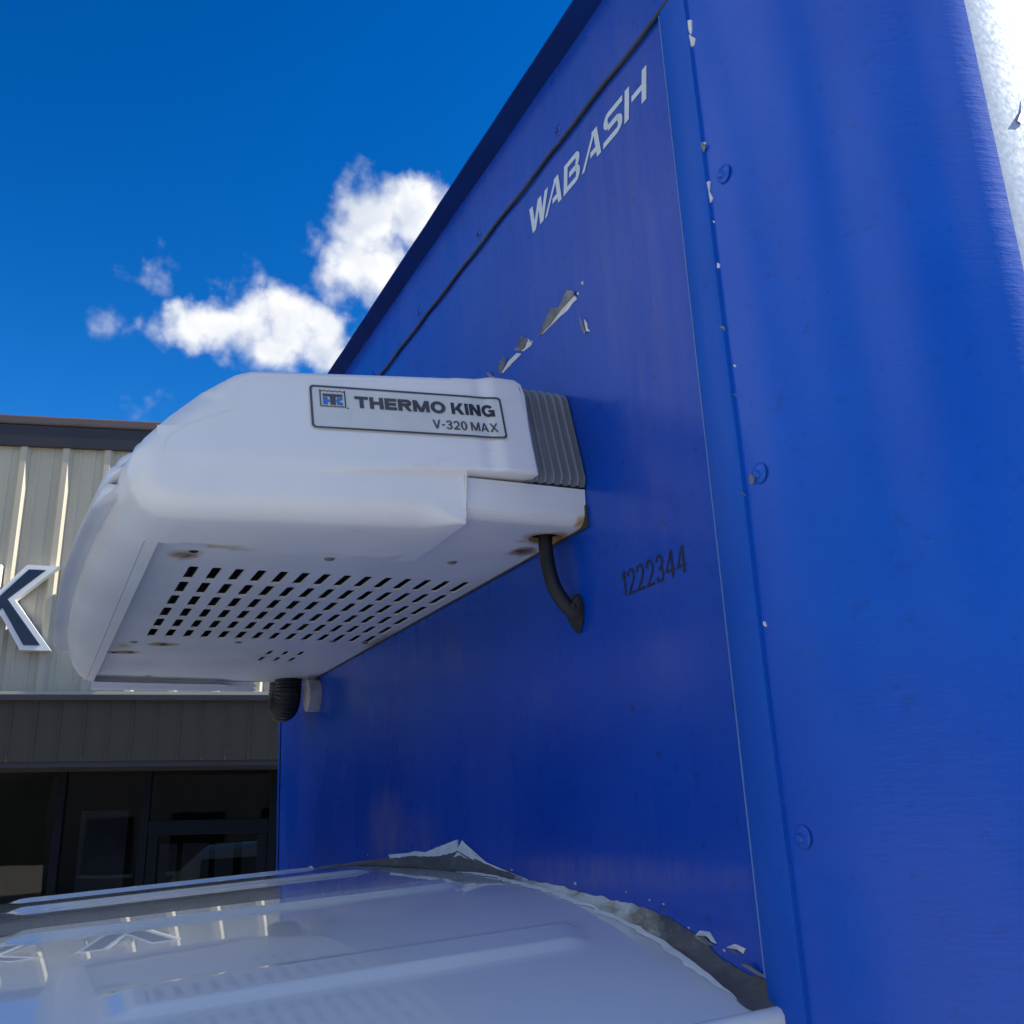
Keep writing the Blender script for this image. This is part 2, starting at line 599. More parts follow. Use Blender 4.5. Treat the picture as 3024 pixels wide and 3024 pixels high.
# ------------------------------------------------------------------ building across the lot
W_AZ, ROLL = rad(76.0), rad(1.5)
bw = Vector((math.cos(W_AZ), math.sin(W_AZ), 0))
bx_ = bw * math.cos(ROLL) - Vector((0, 0, 1)) * math.sin(ROLL)
bz_ = Vector((0, 0, 1)) * math.cos(ROLL) + bw * math.sin(ROLL)
by_ = bz_.cross(bx_)
P0 = Vector((-8.05362645, -0.58360508, 1.64427415 + H))
V0 = P0.z
BROOT = thing('commercial_building', 'cream ribbed metal building with dark eave, bronze canopy and dark storefront glass', 'building', P0 - bz_ * V0)
BROOT.rotation_euler = Matrix((bx_, by_, bz_)).transposed().to_euler()
ORG[BROOT.name] = Vector((0, 0, 0))
M_WALL = simple('cream_metal_cladding', (0.50, 0.45, 0.345), 0.45, var=0.10, scale=2.0, stretch=(1, 1, .15), bump=0.1, bscale=8, bdist=0.004)
M_EAVE = simple('brown_eave_metal', (0.022, 0.021, 0.030), 0.5, var=0.15, scale=3)
M_EAVE_LIP = simple('faded_brown_gutter_lip', (0.10, 0.075, 0.075), 0.5, var=0.15, scale=3)
M_CANOPY = simple('dark_bronze_standing_seam', (0.034, 0.030, 0.023), 0.7, var=0.14, scale=2.2, stretch=(1, 1, .3))
M_FRAME = simple('black_storefront_frame', (0.005, 0.007, 0.012), 0.55, var=0.2)
M_FRAME.node_tree.nodes['Principled BSDF'].inputs['Specular IOR Level'].default_value = 0.1
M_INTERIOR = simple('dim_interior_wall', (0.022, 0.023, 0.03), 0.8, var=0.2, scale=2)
M_PANEL = simple('pale_grey_panel', (0.22, 0.23, 0.25), 0.7, var=0.1, scale=8)
M_NAVY = simple('navy_letter_face', (0.012, 0.017, 0.040), 0.35, var=0.1, coat=0.3)
M_LETTER_W = simple('white_letter_return', (0.80, 0.80, 0.80), 0.4, var=0.04)


def glass_mat():
    m, nt, bs = new_mat('dark_storefront_glass')
    bs.inputs['Base Color'].default_value = (0.10, 0.12, 0.16, 1)
    bs.inputs['Roughness'].default_value = 0.01
    bs.inputs['Transmission Weight'].default_value = 1.0
    bs.inputs['IOR'].default_value = 1.5
    nbump(nt, bs, nnoise(nt, 0.9, 2, .5), 0.12, 0.02)
    return m


M_GLASS = glass_mat()
U0, U1 = -9.0, 9.0


def bl(u, n, v):
    """building frame: u along the wall, n towards the lot, v height over the sign's middle"""
    return Vector((u, -n, v + V0))


w = MB()
prof = []
pitch = 0.303
k0 = int((U0 + 0.2) / pitch) - 1
for k in range(k0, int(U1 / pitch)):
    c = 0.105 + k * pitch
    prof += [(c, 0), (c + .085, 0), (c + .095, .006), (c + .108, .006), (c + .118, 0), (c + .185, 0), (c + .195, .006), (c + .208, .006), (c + .218, 0)]
prof = [p for p in prof if U0 <= p[0] <= U1]
for a, b in zip(prof, prof[1:]):
    w.poly([bl(a[0], a[1], -.64), bl(b[0], b[1], -.64), bl(b[0], b[1], 1.27), bl(a[0], a[1], 1.27)])
w.build('wall', M_WALL, BROOT)
# storefront side walls, back and roof of the block
m = MB()
m.box(bl(U0, -0.02, -V0 - .4), bl(U0 + .2, -10, 1.25))
m.box(bl(U1 - .2, -0.02, -V0 - .4), bl(U1, -10, 1.25))
m.box(bl(U0 + .2, -9.8, -V0 - .4), bl(U1 - .2, -10, 1.25))
m.build('side_wall', M_WALL, BROOT)
m = MB()
m.box(bl(U0 - .1, .0, 1.28), bl(U1 + .1, -10.1, 1.46))
m.build('roof', M_EAVE, BROOT)
rib = MB()
for a, b in (((-.046, .0), (-.020, .034)), ((-.020, .034), (.020, .034)), ((.020, .034), (.046, .0))):
    rib.poly([Vector((a[0], -a[1], -.64 + V0)), Vector((b[0], -b[1], -.64 + V0)), Vector((b[0], -b[1], 1.265 + V0)), Vector((a[0], -a[1], 1.265 + V0))])
first = None
for k in range(k0, int(U1 / pitch)):
    u = 0.105 + k * pitch
    if not (U0 + .1 < u < U1 - .1):
        continue
    if first is None:
        first = rib.build('wall_rib', M_WALL, BROOT)
        first.location = (u, -.002, 0)
    else:
        clone(first, BROOT, (u, -.002, 0))
e = MB()
e.box(bl(U0 - .1, .012, 1.255), bl(U1 + .1, .050, 1.43))
e.build('eave_fascia', M_EAVE, BROOT, bevel=.008)
e = MB()
e.box(bl(U0 - .1, .001, 1.432), bl(U1 + .1, .062, 1.505))
e.build('eave_gutter', M_EAVE_LIP, BROOT, bevel=.015)
# base flashing with its row of screws
e = MB()
e.box(bl(U0, .036, -.70), bl(U1, .052, -.60))
fl = e.build('base_flashing', M_WALL, BROOT)
sc = MB()
sc.disc((0, 0, 0), (0, -1, 0), .012, .008, 10, 2)
fs = None
for k in range(-6, 26):
    p = bl(k * .1, .0525, -.645)
    if fs is None:
        fs = sc.build('screw', M_STEEL, fl)
        fs.location = p
    else:
        clone(fs, fl, p)
# canopy of standing-seam pans
m = MB()
m.box(bl(U0, .02, -.76), bl(U1, .58, -.70))
m.box(bl(U0, .02, -1.16), bl(U1, .575, -1.11))
m.build('canopy_soffit', M_EAVE, BROOT)
m = MB()
m.box(bl(U0, .585, -.735), bl(U1, .64, -.695))
m.build('canopy_cap', M_EAVE, BROOT, bevel=.006)
pan = MB()
pw = 0.152
for a, b in (((0, 0), (pw - .022, 0)), ((pw - .022, 0), (pw - .016, .006)), ((pw - .016, .006), (pw - .008, .006)), ((pw - .008, .006), (pw, 0))):
    pan.poly([Vector((a[0], -.59 - a[1], -1.125 + V0)), Vector((b[0], -.59 - b[1], -1.125 + V0)), Vector((b[0], -.59 - b[1], -.73 + V0)), Vector((a[0], -.59 - a[1], -.73 + V0))])
fp = None
k = 0
u = -4.0
while u < 5.4:
    if fp is None:
        fp = pan.build('canopy_pan', M_CANOPY, BROOT)
        fp.location = (u, 0, 0)
    else:
        clone(fp, BROOT, (u, random.uniform(-.002, .002), 0))
    u += pw
m = MB()
m.box(bl(U0, .56, -1.12), bl(-4.0, .6, -.73))
m.box(bl(5.4, .56, -1.12), bl(U1, .6, -.73))
m.build('canopy_end', M_CANOPY, BROOT)
# storefront: frames, panes, dim room behind
mull = [-9.0, -7.4, -5.8, -4.2, -2.7, -1.35, -.32, .33, .90, 1.78, 2.66, 4.2, 5.8, 7.4, 9.0]
for u in mull:
    m = MB()
    m.box(bl(u - .028, -.06, -V0 - .3), bl(u + .028, .04, -1.0))
    m.build('mullion', M_FRAME, BROOT, bevel=.004)
for a, b in zip(mull, mull[1:]):
    m = MB()
    m.poly([bl(a + .028, 0, -V0 - .3), bl(b - .028, 0, -V0 - .3), bl(b - .028, 0, -1.0), bl(a + .028, 0, -1.0)])
    m.build('glass_pane', M_GLASS, BROOT)
    if .8 < a < 2.0:
        m = MB()
        m.box(bl(a + .028, -.05, -1.60), bl(b - .028, .035, -1.50))
        m.build('door_header', M_FRAME, BROOT, bevel=.004)
        for q in ((a + .03, a + .10), (b - .10, b - .03)):
            m = MB()
            m.box(bl(q[0], -.045, -V0 - .3), bl(q[1], .03, -1.602))
            m.build('door_stile', M_FRAME, BROOT, bevel=.004)
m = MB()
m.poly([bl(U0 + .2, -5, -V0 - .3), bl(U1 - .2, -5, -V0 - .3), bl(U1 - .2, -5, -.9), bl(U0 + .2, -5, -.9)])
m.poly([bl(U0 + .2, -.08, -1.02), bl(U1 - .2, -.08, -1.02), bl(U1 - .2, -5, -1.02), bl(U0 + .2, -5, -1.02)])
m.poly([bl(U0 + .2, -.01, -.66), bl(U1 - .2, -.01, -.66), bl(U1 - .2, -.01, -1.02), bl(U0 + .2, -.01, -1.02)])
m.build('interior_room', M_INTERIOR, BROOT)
for (a, b, t) in ((.42, .74, -1.42), (.98, 1.10, -1.66), (1.14, 1.33, -1.66), (1.37, 1.50, -1.66), (1.56, 1.72, -1.66)):  # upright pale panels standing just behind the panes
    m = MB()
    m.box(bl(a, -.42, -V0), bl(b, -.40, t))
    m.build('interior_panel', M_PANEL, BROOT)


def offset_poly(pts, d):
    n = len(pts)
    area = sum(pts[i][0] * pts[(i + 1) % n][1] - pts[(i + 1) % n][0] * pts[i][1] for i in range(n))
    sg = 1 if area > 0 else -1
    out = []
    for i in range(n):
        p0, p1, p2 = Vector(pts[i - 1]), Vector(pts[i]), Vector(pts[(i + 1) % n])
        e1, e2 = (p1 - p0).normalized(), (p2 - p1).normalized()
        n1, n2 = Vector((-e1.y, e1.x)) * sg, Vector((-e2.y, e2.x)) * sg
        b = (n1 + n2)
        b = b.normalized()
        out.append(tuple(p1 + b * (d / max(.35, b.dot(n1)))))
    return out


def sign_letter(label, outer):
    u0 = sum(p[0] for p in outer) / len(outer)
    root = thing('sign_letter', label, 'sign letter', BROOT.matrix_basis @ bl(u0, .05, -.316), 'channel letters on the cream wall')
    root.location = (P0 - bz_ * V0) + bx_ * u0 - by_ * .05 + bz_ * (V0 - .316)
    root.rotation_euler = BROOT.rotation_euler
    ORG[root.name] = bl(u0, .05, -.316)
    m = MB()
    m.prism([bl(p[0], .036, p[1]) for p in outer], [bl(p[0], .10, p[1]) for p in outer])
    m.build('letter_body', M_LETTER_W, root)
    inn = offset_poly(outer, .036)
    m = MB()
    m.prism([bl(p[0], .101, p[1]) for p in inn], [bl(p[0], .108, p[1]) for p in inn])
    m.build('letter_face', M_NAVY, root)


sign_letter('big navy and white channel letter K left of the refrigeration unit',
            [(-.47, -.316), (-.235, -.316), (-.235, -.12), (-.19, -.07), (-.035, -.316), (.172, -.318), (-.11, .048), (.165, .306), (-.055, .312), (-.235, .10), (-.235, .312), (-.47, .312)][::1])
sign_letter('navy and white channel letter V behind the unit, seen mirrored in the cab roof',
            [(.36, .312), (.58, .312), (.72, -.08), (.86, .312), (1.07, .312), (.82, -.316), (.62, -.316)])

# ------------------------------------------------------------------ the truck
TR0 = (-2.868 * S, 2.0, 0.0)
TRUCK = thing('box_truck', 'white cab box truck with weathered blue peeling cargo box', 'truck', TR0)
XC = -2.868
ZB, ZG, ZH = -2.55, 1.486, 1.683      # cargo box bottom, gasket line, header top
YR = 8.2                              # rear end of the cargo box
XN, XF = -1.20, -4.50                 # where the corner bends begin
RC = 0.35

# ---- front wall sheets
m = MB()
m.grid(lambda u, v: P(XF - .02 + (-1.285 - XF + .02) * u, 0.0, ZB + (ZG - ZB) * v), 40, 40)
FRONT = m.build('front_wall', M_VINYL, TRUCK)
m = MB()
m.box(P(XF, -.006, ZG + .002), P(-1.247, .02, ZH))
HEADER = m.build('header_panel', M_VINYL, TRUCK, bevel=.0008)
m = MB()
m.box(P(-1.243, -.005, ZG + .004), P(-1.205, .02, ZH))
m.build('header_end_panel', M_VINYL, TRUCK, bevel=.0008)
# black gasket between the header and the wall, a little wavy
m = MB()
pts = []
for i in range(90):
    x = -1.19 + (XF - 0.05 + 1.19) * i / 89
    pts.append(P(x, -.006, ZG - .003 + .002 * math.sin(i * .9) + .002 * mnoise.noise(Vector((x * 4, 0, 1)))))
m.tube(pts, .0023, 8)
m.build('gasket', M_RUBBER, TRUCK, smooth=True)
# rolled top rail
m = MB()
rp = [(0.0, ZH), (-.050, ZH + .024), (-.050, ZH + .030), (-.03, ZH + .042), (-.0, ZH + .050), (.2, ZH + .06)]
xs = [XF - .18 + (-.99 - XF + .18) * i / 30 for i in range(31)]
for i in range(30):
    for j in range(len(rp) - 1):
        q = lambda x, k: P(x, rp[k][0] + .0025 * mnoise.noise(Vector((x * 5, k, 3))), rp[k][1] + .002 * mnoise.noise(Vector((x * 7, k, 5))))
        m.poly([q(xs[i], j), q(xs[i + 1], j), q(xs[i + 1], j + 1), q(xs[i], j + 1)])
m.build('top_rail', M_RAIL, TRUCK, smooth=True, sharp=12)
m = MB()
m.box(P(XF - .2, -.0045, ZH - .004), P(-1.0, .0, ZH + .004))
m.build('rail_lip', M_VINYL_TRIM, TRUCK)
# corner trim strip, standing proud of the wall
m = MB()
tp = [(-1.290, .0), (-1.2895, -.0065), (-1.286, -.008), (-1.219, -.008), (-1.2135, -.006), (-1.212, .002)]
zs = [ZB + (ZG + .0 - ZB) * i / 40 for i in range(41)]
for i in range(40):
    for j in range(len(tp) - 1):
        q = lambda z, k: P(tp[k][0] + (.0025 * mnoise.noise(Vector((z * 3, k * .1, 9))) if k > 2 else 0), tp[k][1], z)
        m.poly([q(zs[i], j), q(zs[i], j + 1), q(zs[i + 1], j + 1), q(zs[i + 1], j)])
m.build('corner_trim', M_VINYL_TRIM, TRUCK, smooth=True, sharp=30)
m = MB()
m.box(P(-1.2912, -.0084, -.235), P(-1.2898, -.0005, ZG - .01))
m.build('trim_edge', M_EDGE, TRUCK)


def corner(name, x0, sgn, a0, a1, mat, ext=None, flat=0.0, ztop=ZH):
    """sheet bent round a vertical corner, from angle a0 to a1, then on along the side"""
    path = []
    if flat:
        path.append((x0 - sgn * flat, 0.0))
    n = 40
    for i in range(n + 1):
        a = rad(a0 + (a1 - a0) * i / n)
        path.append((x0 + sgn * RC * math.sin(a), RC * (1 - math.cos(a))))
    if ext:
        path.append((path[-1][0], ext))
    nz = 60
    mm = MB()
    ids = [[mm.vert(P(px, py, ZB + (ztop - ZB) * k / nz)) for k in range(nz + 1)] for (px, py) in path]
    for i in range(len(path) - 1):
        for k in range(nz):
            mm.face(ids[i][k], ids[i + 1][k], ids[i + 1][k + 1], ids[i][k + 1])
    return mm.build(name, mat, TRUCK, smooth=True, recalc=True)


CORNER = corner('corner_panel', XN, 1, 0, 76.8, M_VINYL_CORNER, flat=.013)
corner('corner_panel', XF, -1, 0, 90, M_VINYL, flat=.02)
corner('side_wall', XN, 1, 76.8, 90, M_SIDE, ext=YR)
m = MB()
m.poly([P(XF - RC, RC, ZB), P(XF - RC, YR, ZB), P(XF - RC, YR, ZH), P(XF - RC, RC, ZH)])
m.build('side_wall', M_SIDE, TRUCK)
m = MB()
m.poly([P(XF - RC, YR, ZB), P(XN + RC, YR, ZB), P(XN + RC, YR, ZH), P(XF - RC, YR, ZH)])
m.build('rear_wall', M_SIDE, TRUCK)
m = MB()
m.box(P(XF - RC, .19, ZH + .002), P(XN + RC, YR, ZH + .062))
m.build('box_roof', M_SIDE, TRUCK, bevel=.01)
m = MB()
m.box(P(XF - RC + .05, .05, ZB - .02), P(XN + RC - .05, YR - .02, ZB + .02))
m.box(P(XC - .9, -4.2, ZB - .28), P(XC - .7, YR - .3, ZB - .02))
m.box(P(XC + .7, -4.2, ZB - .28), P(XC + .9, YR - .3, ZB - .02))
m.build('chassis', M_CHASSIS, TRUCK)

# rivets
def rivet(parent, x, z, r=.015, y=-.001, mat=M_VINYL, h=.0035):
    mm = MB()
    mm.disc(P(x, y, z), (0, -1, 0), r * S, .0016, 24, 4)
    mm.disc(P(x - .002, y - .003, z - .001), (0, -1, 0), r * .42 * S, h, 12, 2)
    mm.build('rivet', mat, parent, smooth=True)


for k in range(6):
    rivet(HEADER, -1.709 - .465 * k, 1.517 + .001 * k, y=-.006)
for k in range(-2, 4):
    rivet(CORNER, -1.170 - .005 * k, 1.040 - .541 * k, .0165, mat=M_VINYL_CORNER)
for k in range(9):
    mm = MB()
    mm.disc(P(-1.55 - .27 * k, -.006, 1.655), (0, -1, 0), .004 * S, .001, 8, 2)
    mm.build('rivet', M_VINYL, HEADER, smooth=True)

# ---- peeling film
FLAKES = [
    ('g', [(-1.8821, 1.0719), (-1.8313, 1.0888), (-1.7951, 1.1039), (-1.7544, 1.0831), (-1.745, 1.0978), (-1.7166, 1.1063), (-1.6899, 1.0896), (-1.6956, 1.0824), (-1.7549, 1.0794), (-1.8124, 1.0714), (-1.8658, 1.0708)]),
    ('w', [(-1.8658, 1.0708), (-1.8124, 1.0714), (-1.7549, 1.0794), (-1.6956, 1.0824), (-1.6901, 1.0705), (-1.7066, 1.0727), (-1.7317, 1.0676), (-1.7416, 1.0675), (-1.7765, 1.0694), (-1.8179, 1.0689), (-1.8499, 1.0685)]),
    ('g', [(-1.9739, 1.092), (-1.9517, 1.1066), (-1.9252, 1.087), (-1.9551, 1.0776), (-1.9725, 1.0788), (-1.9949, 1.0906), (-1.9883, 1.0959)]),
    ('w', [(-1.9697, 1.0775), (-1.9496, 1.075), (-1.9253, 1.0857), (-1.9043, 1.0729), (-1.9218, 1.0675), (-1.9559, 1.071)]),
    ('w', [(-2.0836, 1.0709), (-2.0385, 1.0822), (-1.99, 1.0813), (-1.9677, 1.0696), (-1.9914, 1.0693), (-2.0277, 1.0689), (-2.0776, 1.0669)]),
    ('g', [(-2.0933, 1.0695), (-2.0912, 1.0887), (-2.0619, 1.0957), (-2.0491, 1.0985), (-2.0379, 1.0877), (-2.0574, 1.0794), (-2.0836, 1.0709)]),
    ('w', [(-2.1614, 1.0757), (-2.1408, 1.0815), (-2.1188, 1.0719), (-2.1292, 1.0663), (-2.1486, 1.0702)]),
    ('g', [(-2.1618, 1.1054), (-2.152, 1.1025), (-2.1281, 1.0774), (-2.1472, 1.0843), (-2.1591, 1.0983)]),
    ('g', [(-1.6757, 1.0215), (-1.6659, 1.0091), (-1.6609, 0.9795), (-1.6681, 0.9768), (-1.6753, 0.9914)]),
    ('w', [(-1.6635, 1.0092), (-1.6561, 0.9969), (-1.6556, 0.9843), (-1.6458, 0.9734), (-1.6609, 0.9795)]),
    ('w', [(-1.2114, 1.3982), (-1.2027, 1.3927), (-1.206, 1.3738), (-1.2102, 1.3655), (-1.214, 1.3766)]),
    ('w', [(-1.2127, 1.3676), (-1.1993, 1.3484), (-1.2038, 1.3385), (-1.2119, 1.3394), (-1.2151, 1.3538)]),
    ('g', [(-1.2077, 1.1299), (-1.2021, 1.1168), (-1.2109, 1.112), (-1.2177, 1.1185)]),
    ('w', [(-1.2164, 1.0508), (-1.2062, 1.0495), (-1.2116, 1.0334), (-1.2046, 1.0148), (-1.2133, 1.0097), (-1.2172, 1.0228), (-1.2186, 1.038)]),
    ('w', [(-1.2115, 0.8913), (-1.2073, 0.8872), (-1.21, 0.8803), (-1.2141, 0.8826)]),
    ('g', [(-1.2154, 0.7739), (-1.2103, 0.7698), (-1.2125, 0.7628), (-1.2167, 0.7664)]),
    ('w', [(-1.2258, 0.4677), (-1.2188, 0.4713), (-1.2128, 0.4648), (-1.2165, 0.4587), (-1.2233, 0.4557)]),
    ('g', [(-1.195, 0.4907), (-1.184, 0.5003), (-1.176, 0.4946), (-1.1863, 0.4879), (-1.1943, 0.4864)]),
    ('w', [(-1.2848, 0.3288), (-1.2788, 0.3299), (-1.2807, 0.3263)]),
    ('w', [(-1.2233, 0.2903), (-1.2188, 0.2952), (-1.219, 0.2895), (-1.2213, 0.288)]),
    ('w', [(-1.4637, -0.1901), (-1.4487, -0.1818), (-1.4261, -0.1823), (-1.4105, -0.1985), (-1.423, -0.1964), (-1.4308, -0.1878)]),
    ('g', [(-1.4637, -0.1901), (-1.4308, -0.1878), (-1.4211, -0.1963), (-1.4108, -0.2006), (-1.4334, -0.2023), (-1.4546, -0.1937)]),
    ('w', [(-1.3839, -0.2014), (-1.3616, -0.1947), (-1.3369, -0.1996), (-1.345, -0.207), (-1.3578, -0.2023)]),
    ('g', [(-1.3839, -0.2014), (-1.3578, -0.2023), (-1.3451, -0.2074), (-1.3589, -0.2082)]),
    ('g', [(-1.3424, -0.2204), (-1.3301, -0.2173), (-1.3152, -0.2254), (-1.2819, -0.2355), (-1.3103, -0.2344)]),
    ('w', [(-3.0201, -0.0788), (-2.8335, -0.0727), (-2.7896, -0.0678), (-2.6139, -0.0735), (-2.5258, -0.0602), (-2.4705, -0.0392), (-2.4691, -0.0642), (-2.5393, -0.0773), (-2.6933, -0.0821), (-2.8048, -0.0818), (-2.9248, -0.0877), (-3.0042, -0.091)]),
    ('w', [(-2.4726, -0.0642), (-2.4383, -0.0414), (-2.3777, -0.0759), (-2.275, -0.0983), (-2.1424, -0.1143), (-2.0726, -0.1233), (-2.1428, -0.118), (-2.2957, -0.1025), (-2.4001, -0.0802)]),
    ('w', [(-2.5036, -0.0833), (-2.4671, -0.0684), (-2.4114, -0.0823), (-2.3054, -0.0968), (-2.3796, -0.096), (-2.4577, -0.0931)]),
    ('w', [(-4.035, -0.1405), (-3.9291, -0.1261), (-3.8901, -0.1346), (-3.9545, -0.1451)]),
]


TOPL = [(-4.40, -.175), (-4.035, -.147), (-3.75, -.122), (-3.464, -.110), (-3.22, -.096), (-3.02, -.089), (-2.804, -.077), (-2.614, -.076), (-2.50, -.060), (-2.44, -.058), (-2.335, -.082), (-2.20, -.105), (-2.073, -.123), (-1.897, -.133), (-1.778, -.143), (-1.637, -.153), (-1.543, -.166), (-1.466, -.189), (-1.396, -.220), (-1.345, -.232), (-1.298, -.239), (-1.272, -.262), (-1.255, -.295), (-1.235, -.34)]


def top_edge(x):
    for a, b in zip(TOPL, TOPL[1:]):
        if a[0] <= x <= b[0]:
            return a[1] + (b[1] - a[1]) * (x - a[0]) / (b[0] - a[0])
    return TOPL[0][1] if x < TOPL[0][0] else TOPL[-1][1]



def flake(kind, poly, k):
    n = len(poly)
    cx, cz = sum(p[0] for p in poly) / n, sum(p[1] for p in poly) / n
    r = random.Random(k)
    base = .0016 if kind == 'w' else .0028
    amp = .0025 if kind == 'w' else .007
    off = .010 if cx > -1.30 and cx < -1.21 and cz < -.2 else 0.0
    zmin, zmax = min(p[1] for p in poly), max(p[1] for p in poly)
    mm = MB()
    rings = []
    for s in (1.0, .55):
        ring = []
        for (x, z) in poly:
            xx, zz = cx + (x - cx) * s, cz + (z - cz) * s
            up = (zz - zmin) / max(1e-4, zmax - zmin)
            y = -(base + off + amp * up * (.6 + .8 * r.random()) * (1.0 if s == 1 else .75))
            ring.append(mm.vert(P(xx, y, zz)))
        rings.append(ring)
    c = mm.vert(P(cx, -(base + off + amp * .35), cz))
    back = [mm.vert(P(x, -off + .001, z)) for (x, z) in poly]
    for i in range(n):
        j = (i + 1) % n
        mm.face(rings[0][i], rings[0][j], rings[1][j], rings[1][i])
        mm.face(rings[1][i], rings[1][j], c)
        if kind == 'w':
            mm.face(back[i], back[j], rings[0][j], rings[0][i])
    o = mm.build('peeled_flake', M_FLAKE_W if kind == 'w' else M_FLAKE_G, CORNER if cx > -1.2 else FRONT, recalc=True)
    return o


for k, (kind, poly) in enumerate(FLAKES):
    flake(kind, poly, k)
# small chips beside the trim, along the tear and over the roof joint
cr = random.Random(21)
CHIPS = [(-1.207 + cr.uniform(-.004, .010), cr.uniform(-.1, 1.45)) for _ in range(7)] + [(cr.uniform(-2.15, -1.66), 1.075 + cr.uniform(-.008, .03)) for _ in range(10)]
for _ in range(22):
    xx = cr.uniform(-3.3, -1.33)
    CHIPS.append((xx, None))
for k, (xx, zz) in enumerate(CHIPS):
    if zz is None:
        zz = top_edge(xx) + abs(cr.gauss(0, .012)) + .004
    s_ = cr.uniform(.0010, .0032)
    n_ = cr.randint(4, 6)
    a0_ = cr.uniform(0, 6)
    flake('w' if cr.random() < .6 else 'g', [(xx + s_ * cr.uniform(.5, 1.2) * math.cos(a0_ + 2 * PI * i / n_), zz + s_ * cr.uniform(.6, 1.8) * math.sin(a0_ + 2 * PI * i / n_)) for i in range(n_)], 100 + k)


# blue scrap of film left on the sunlit side
mm = MB()
mm.prism([P(-.8485, y, z) for (y, z) in [(0.3464, 1.0552), (0.3373, 1.0326), (0.3246, 1.0158), (0.3165, 1.0037), (0.3263, 1.0007), (0.3322, 1.005)]], [P(-.8472, y, z) for (y, z) in [(0.3464, 1.0552), (0.3373, 1.0326), (0.3246, 1.0158), (0.3165, 1.0037), (0.3263, 1.0007), (0.3322, 1.005)]])
mm.build('film_scrap', M_VINYL_CORNER, TRUCK)


# ---- lettering on the wall
def g_rect(x0, x1, y0, y1):
    return [(x0, y0), (x1, y0), (x1, y1), (x0, y1)]


def g_para(xb, xt, t, y0=0.0, y1=1.0, tt=None):
    """slanted stem cut level at both ends: left edges xb (at y0) and xt (at y1)"""
    tt = t if tt is None else tt
    return [(xb, y0), (xb + t, y0), (xt + tt, y1), (xt, y1)]


def g_ring(cx, cy, rx, ry, t, a0, a1, n=14, th=None):
    th = t if th is None else th
    out = []
    for i in range(n):
        p, q = rad(a0 + (a1 - a0) * i / n), rad(a0 + (a1 - a0) * (i + 1) / n)
        out.append([(cx + rx * math.cos(p), cy + ry * math.sin(p)), (cx + rx * math.cos(q), cy + ry * math.sin(q)),
                    (cx + (rx - t) * math.cos(q), cy + (ry - th) * math.sin(q)), (cx + (rx - t) * math.cos(p), cy + (ry - th) * math.sin(p))])
    return out


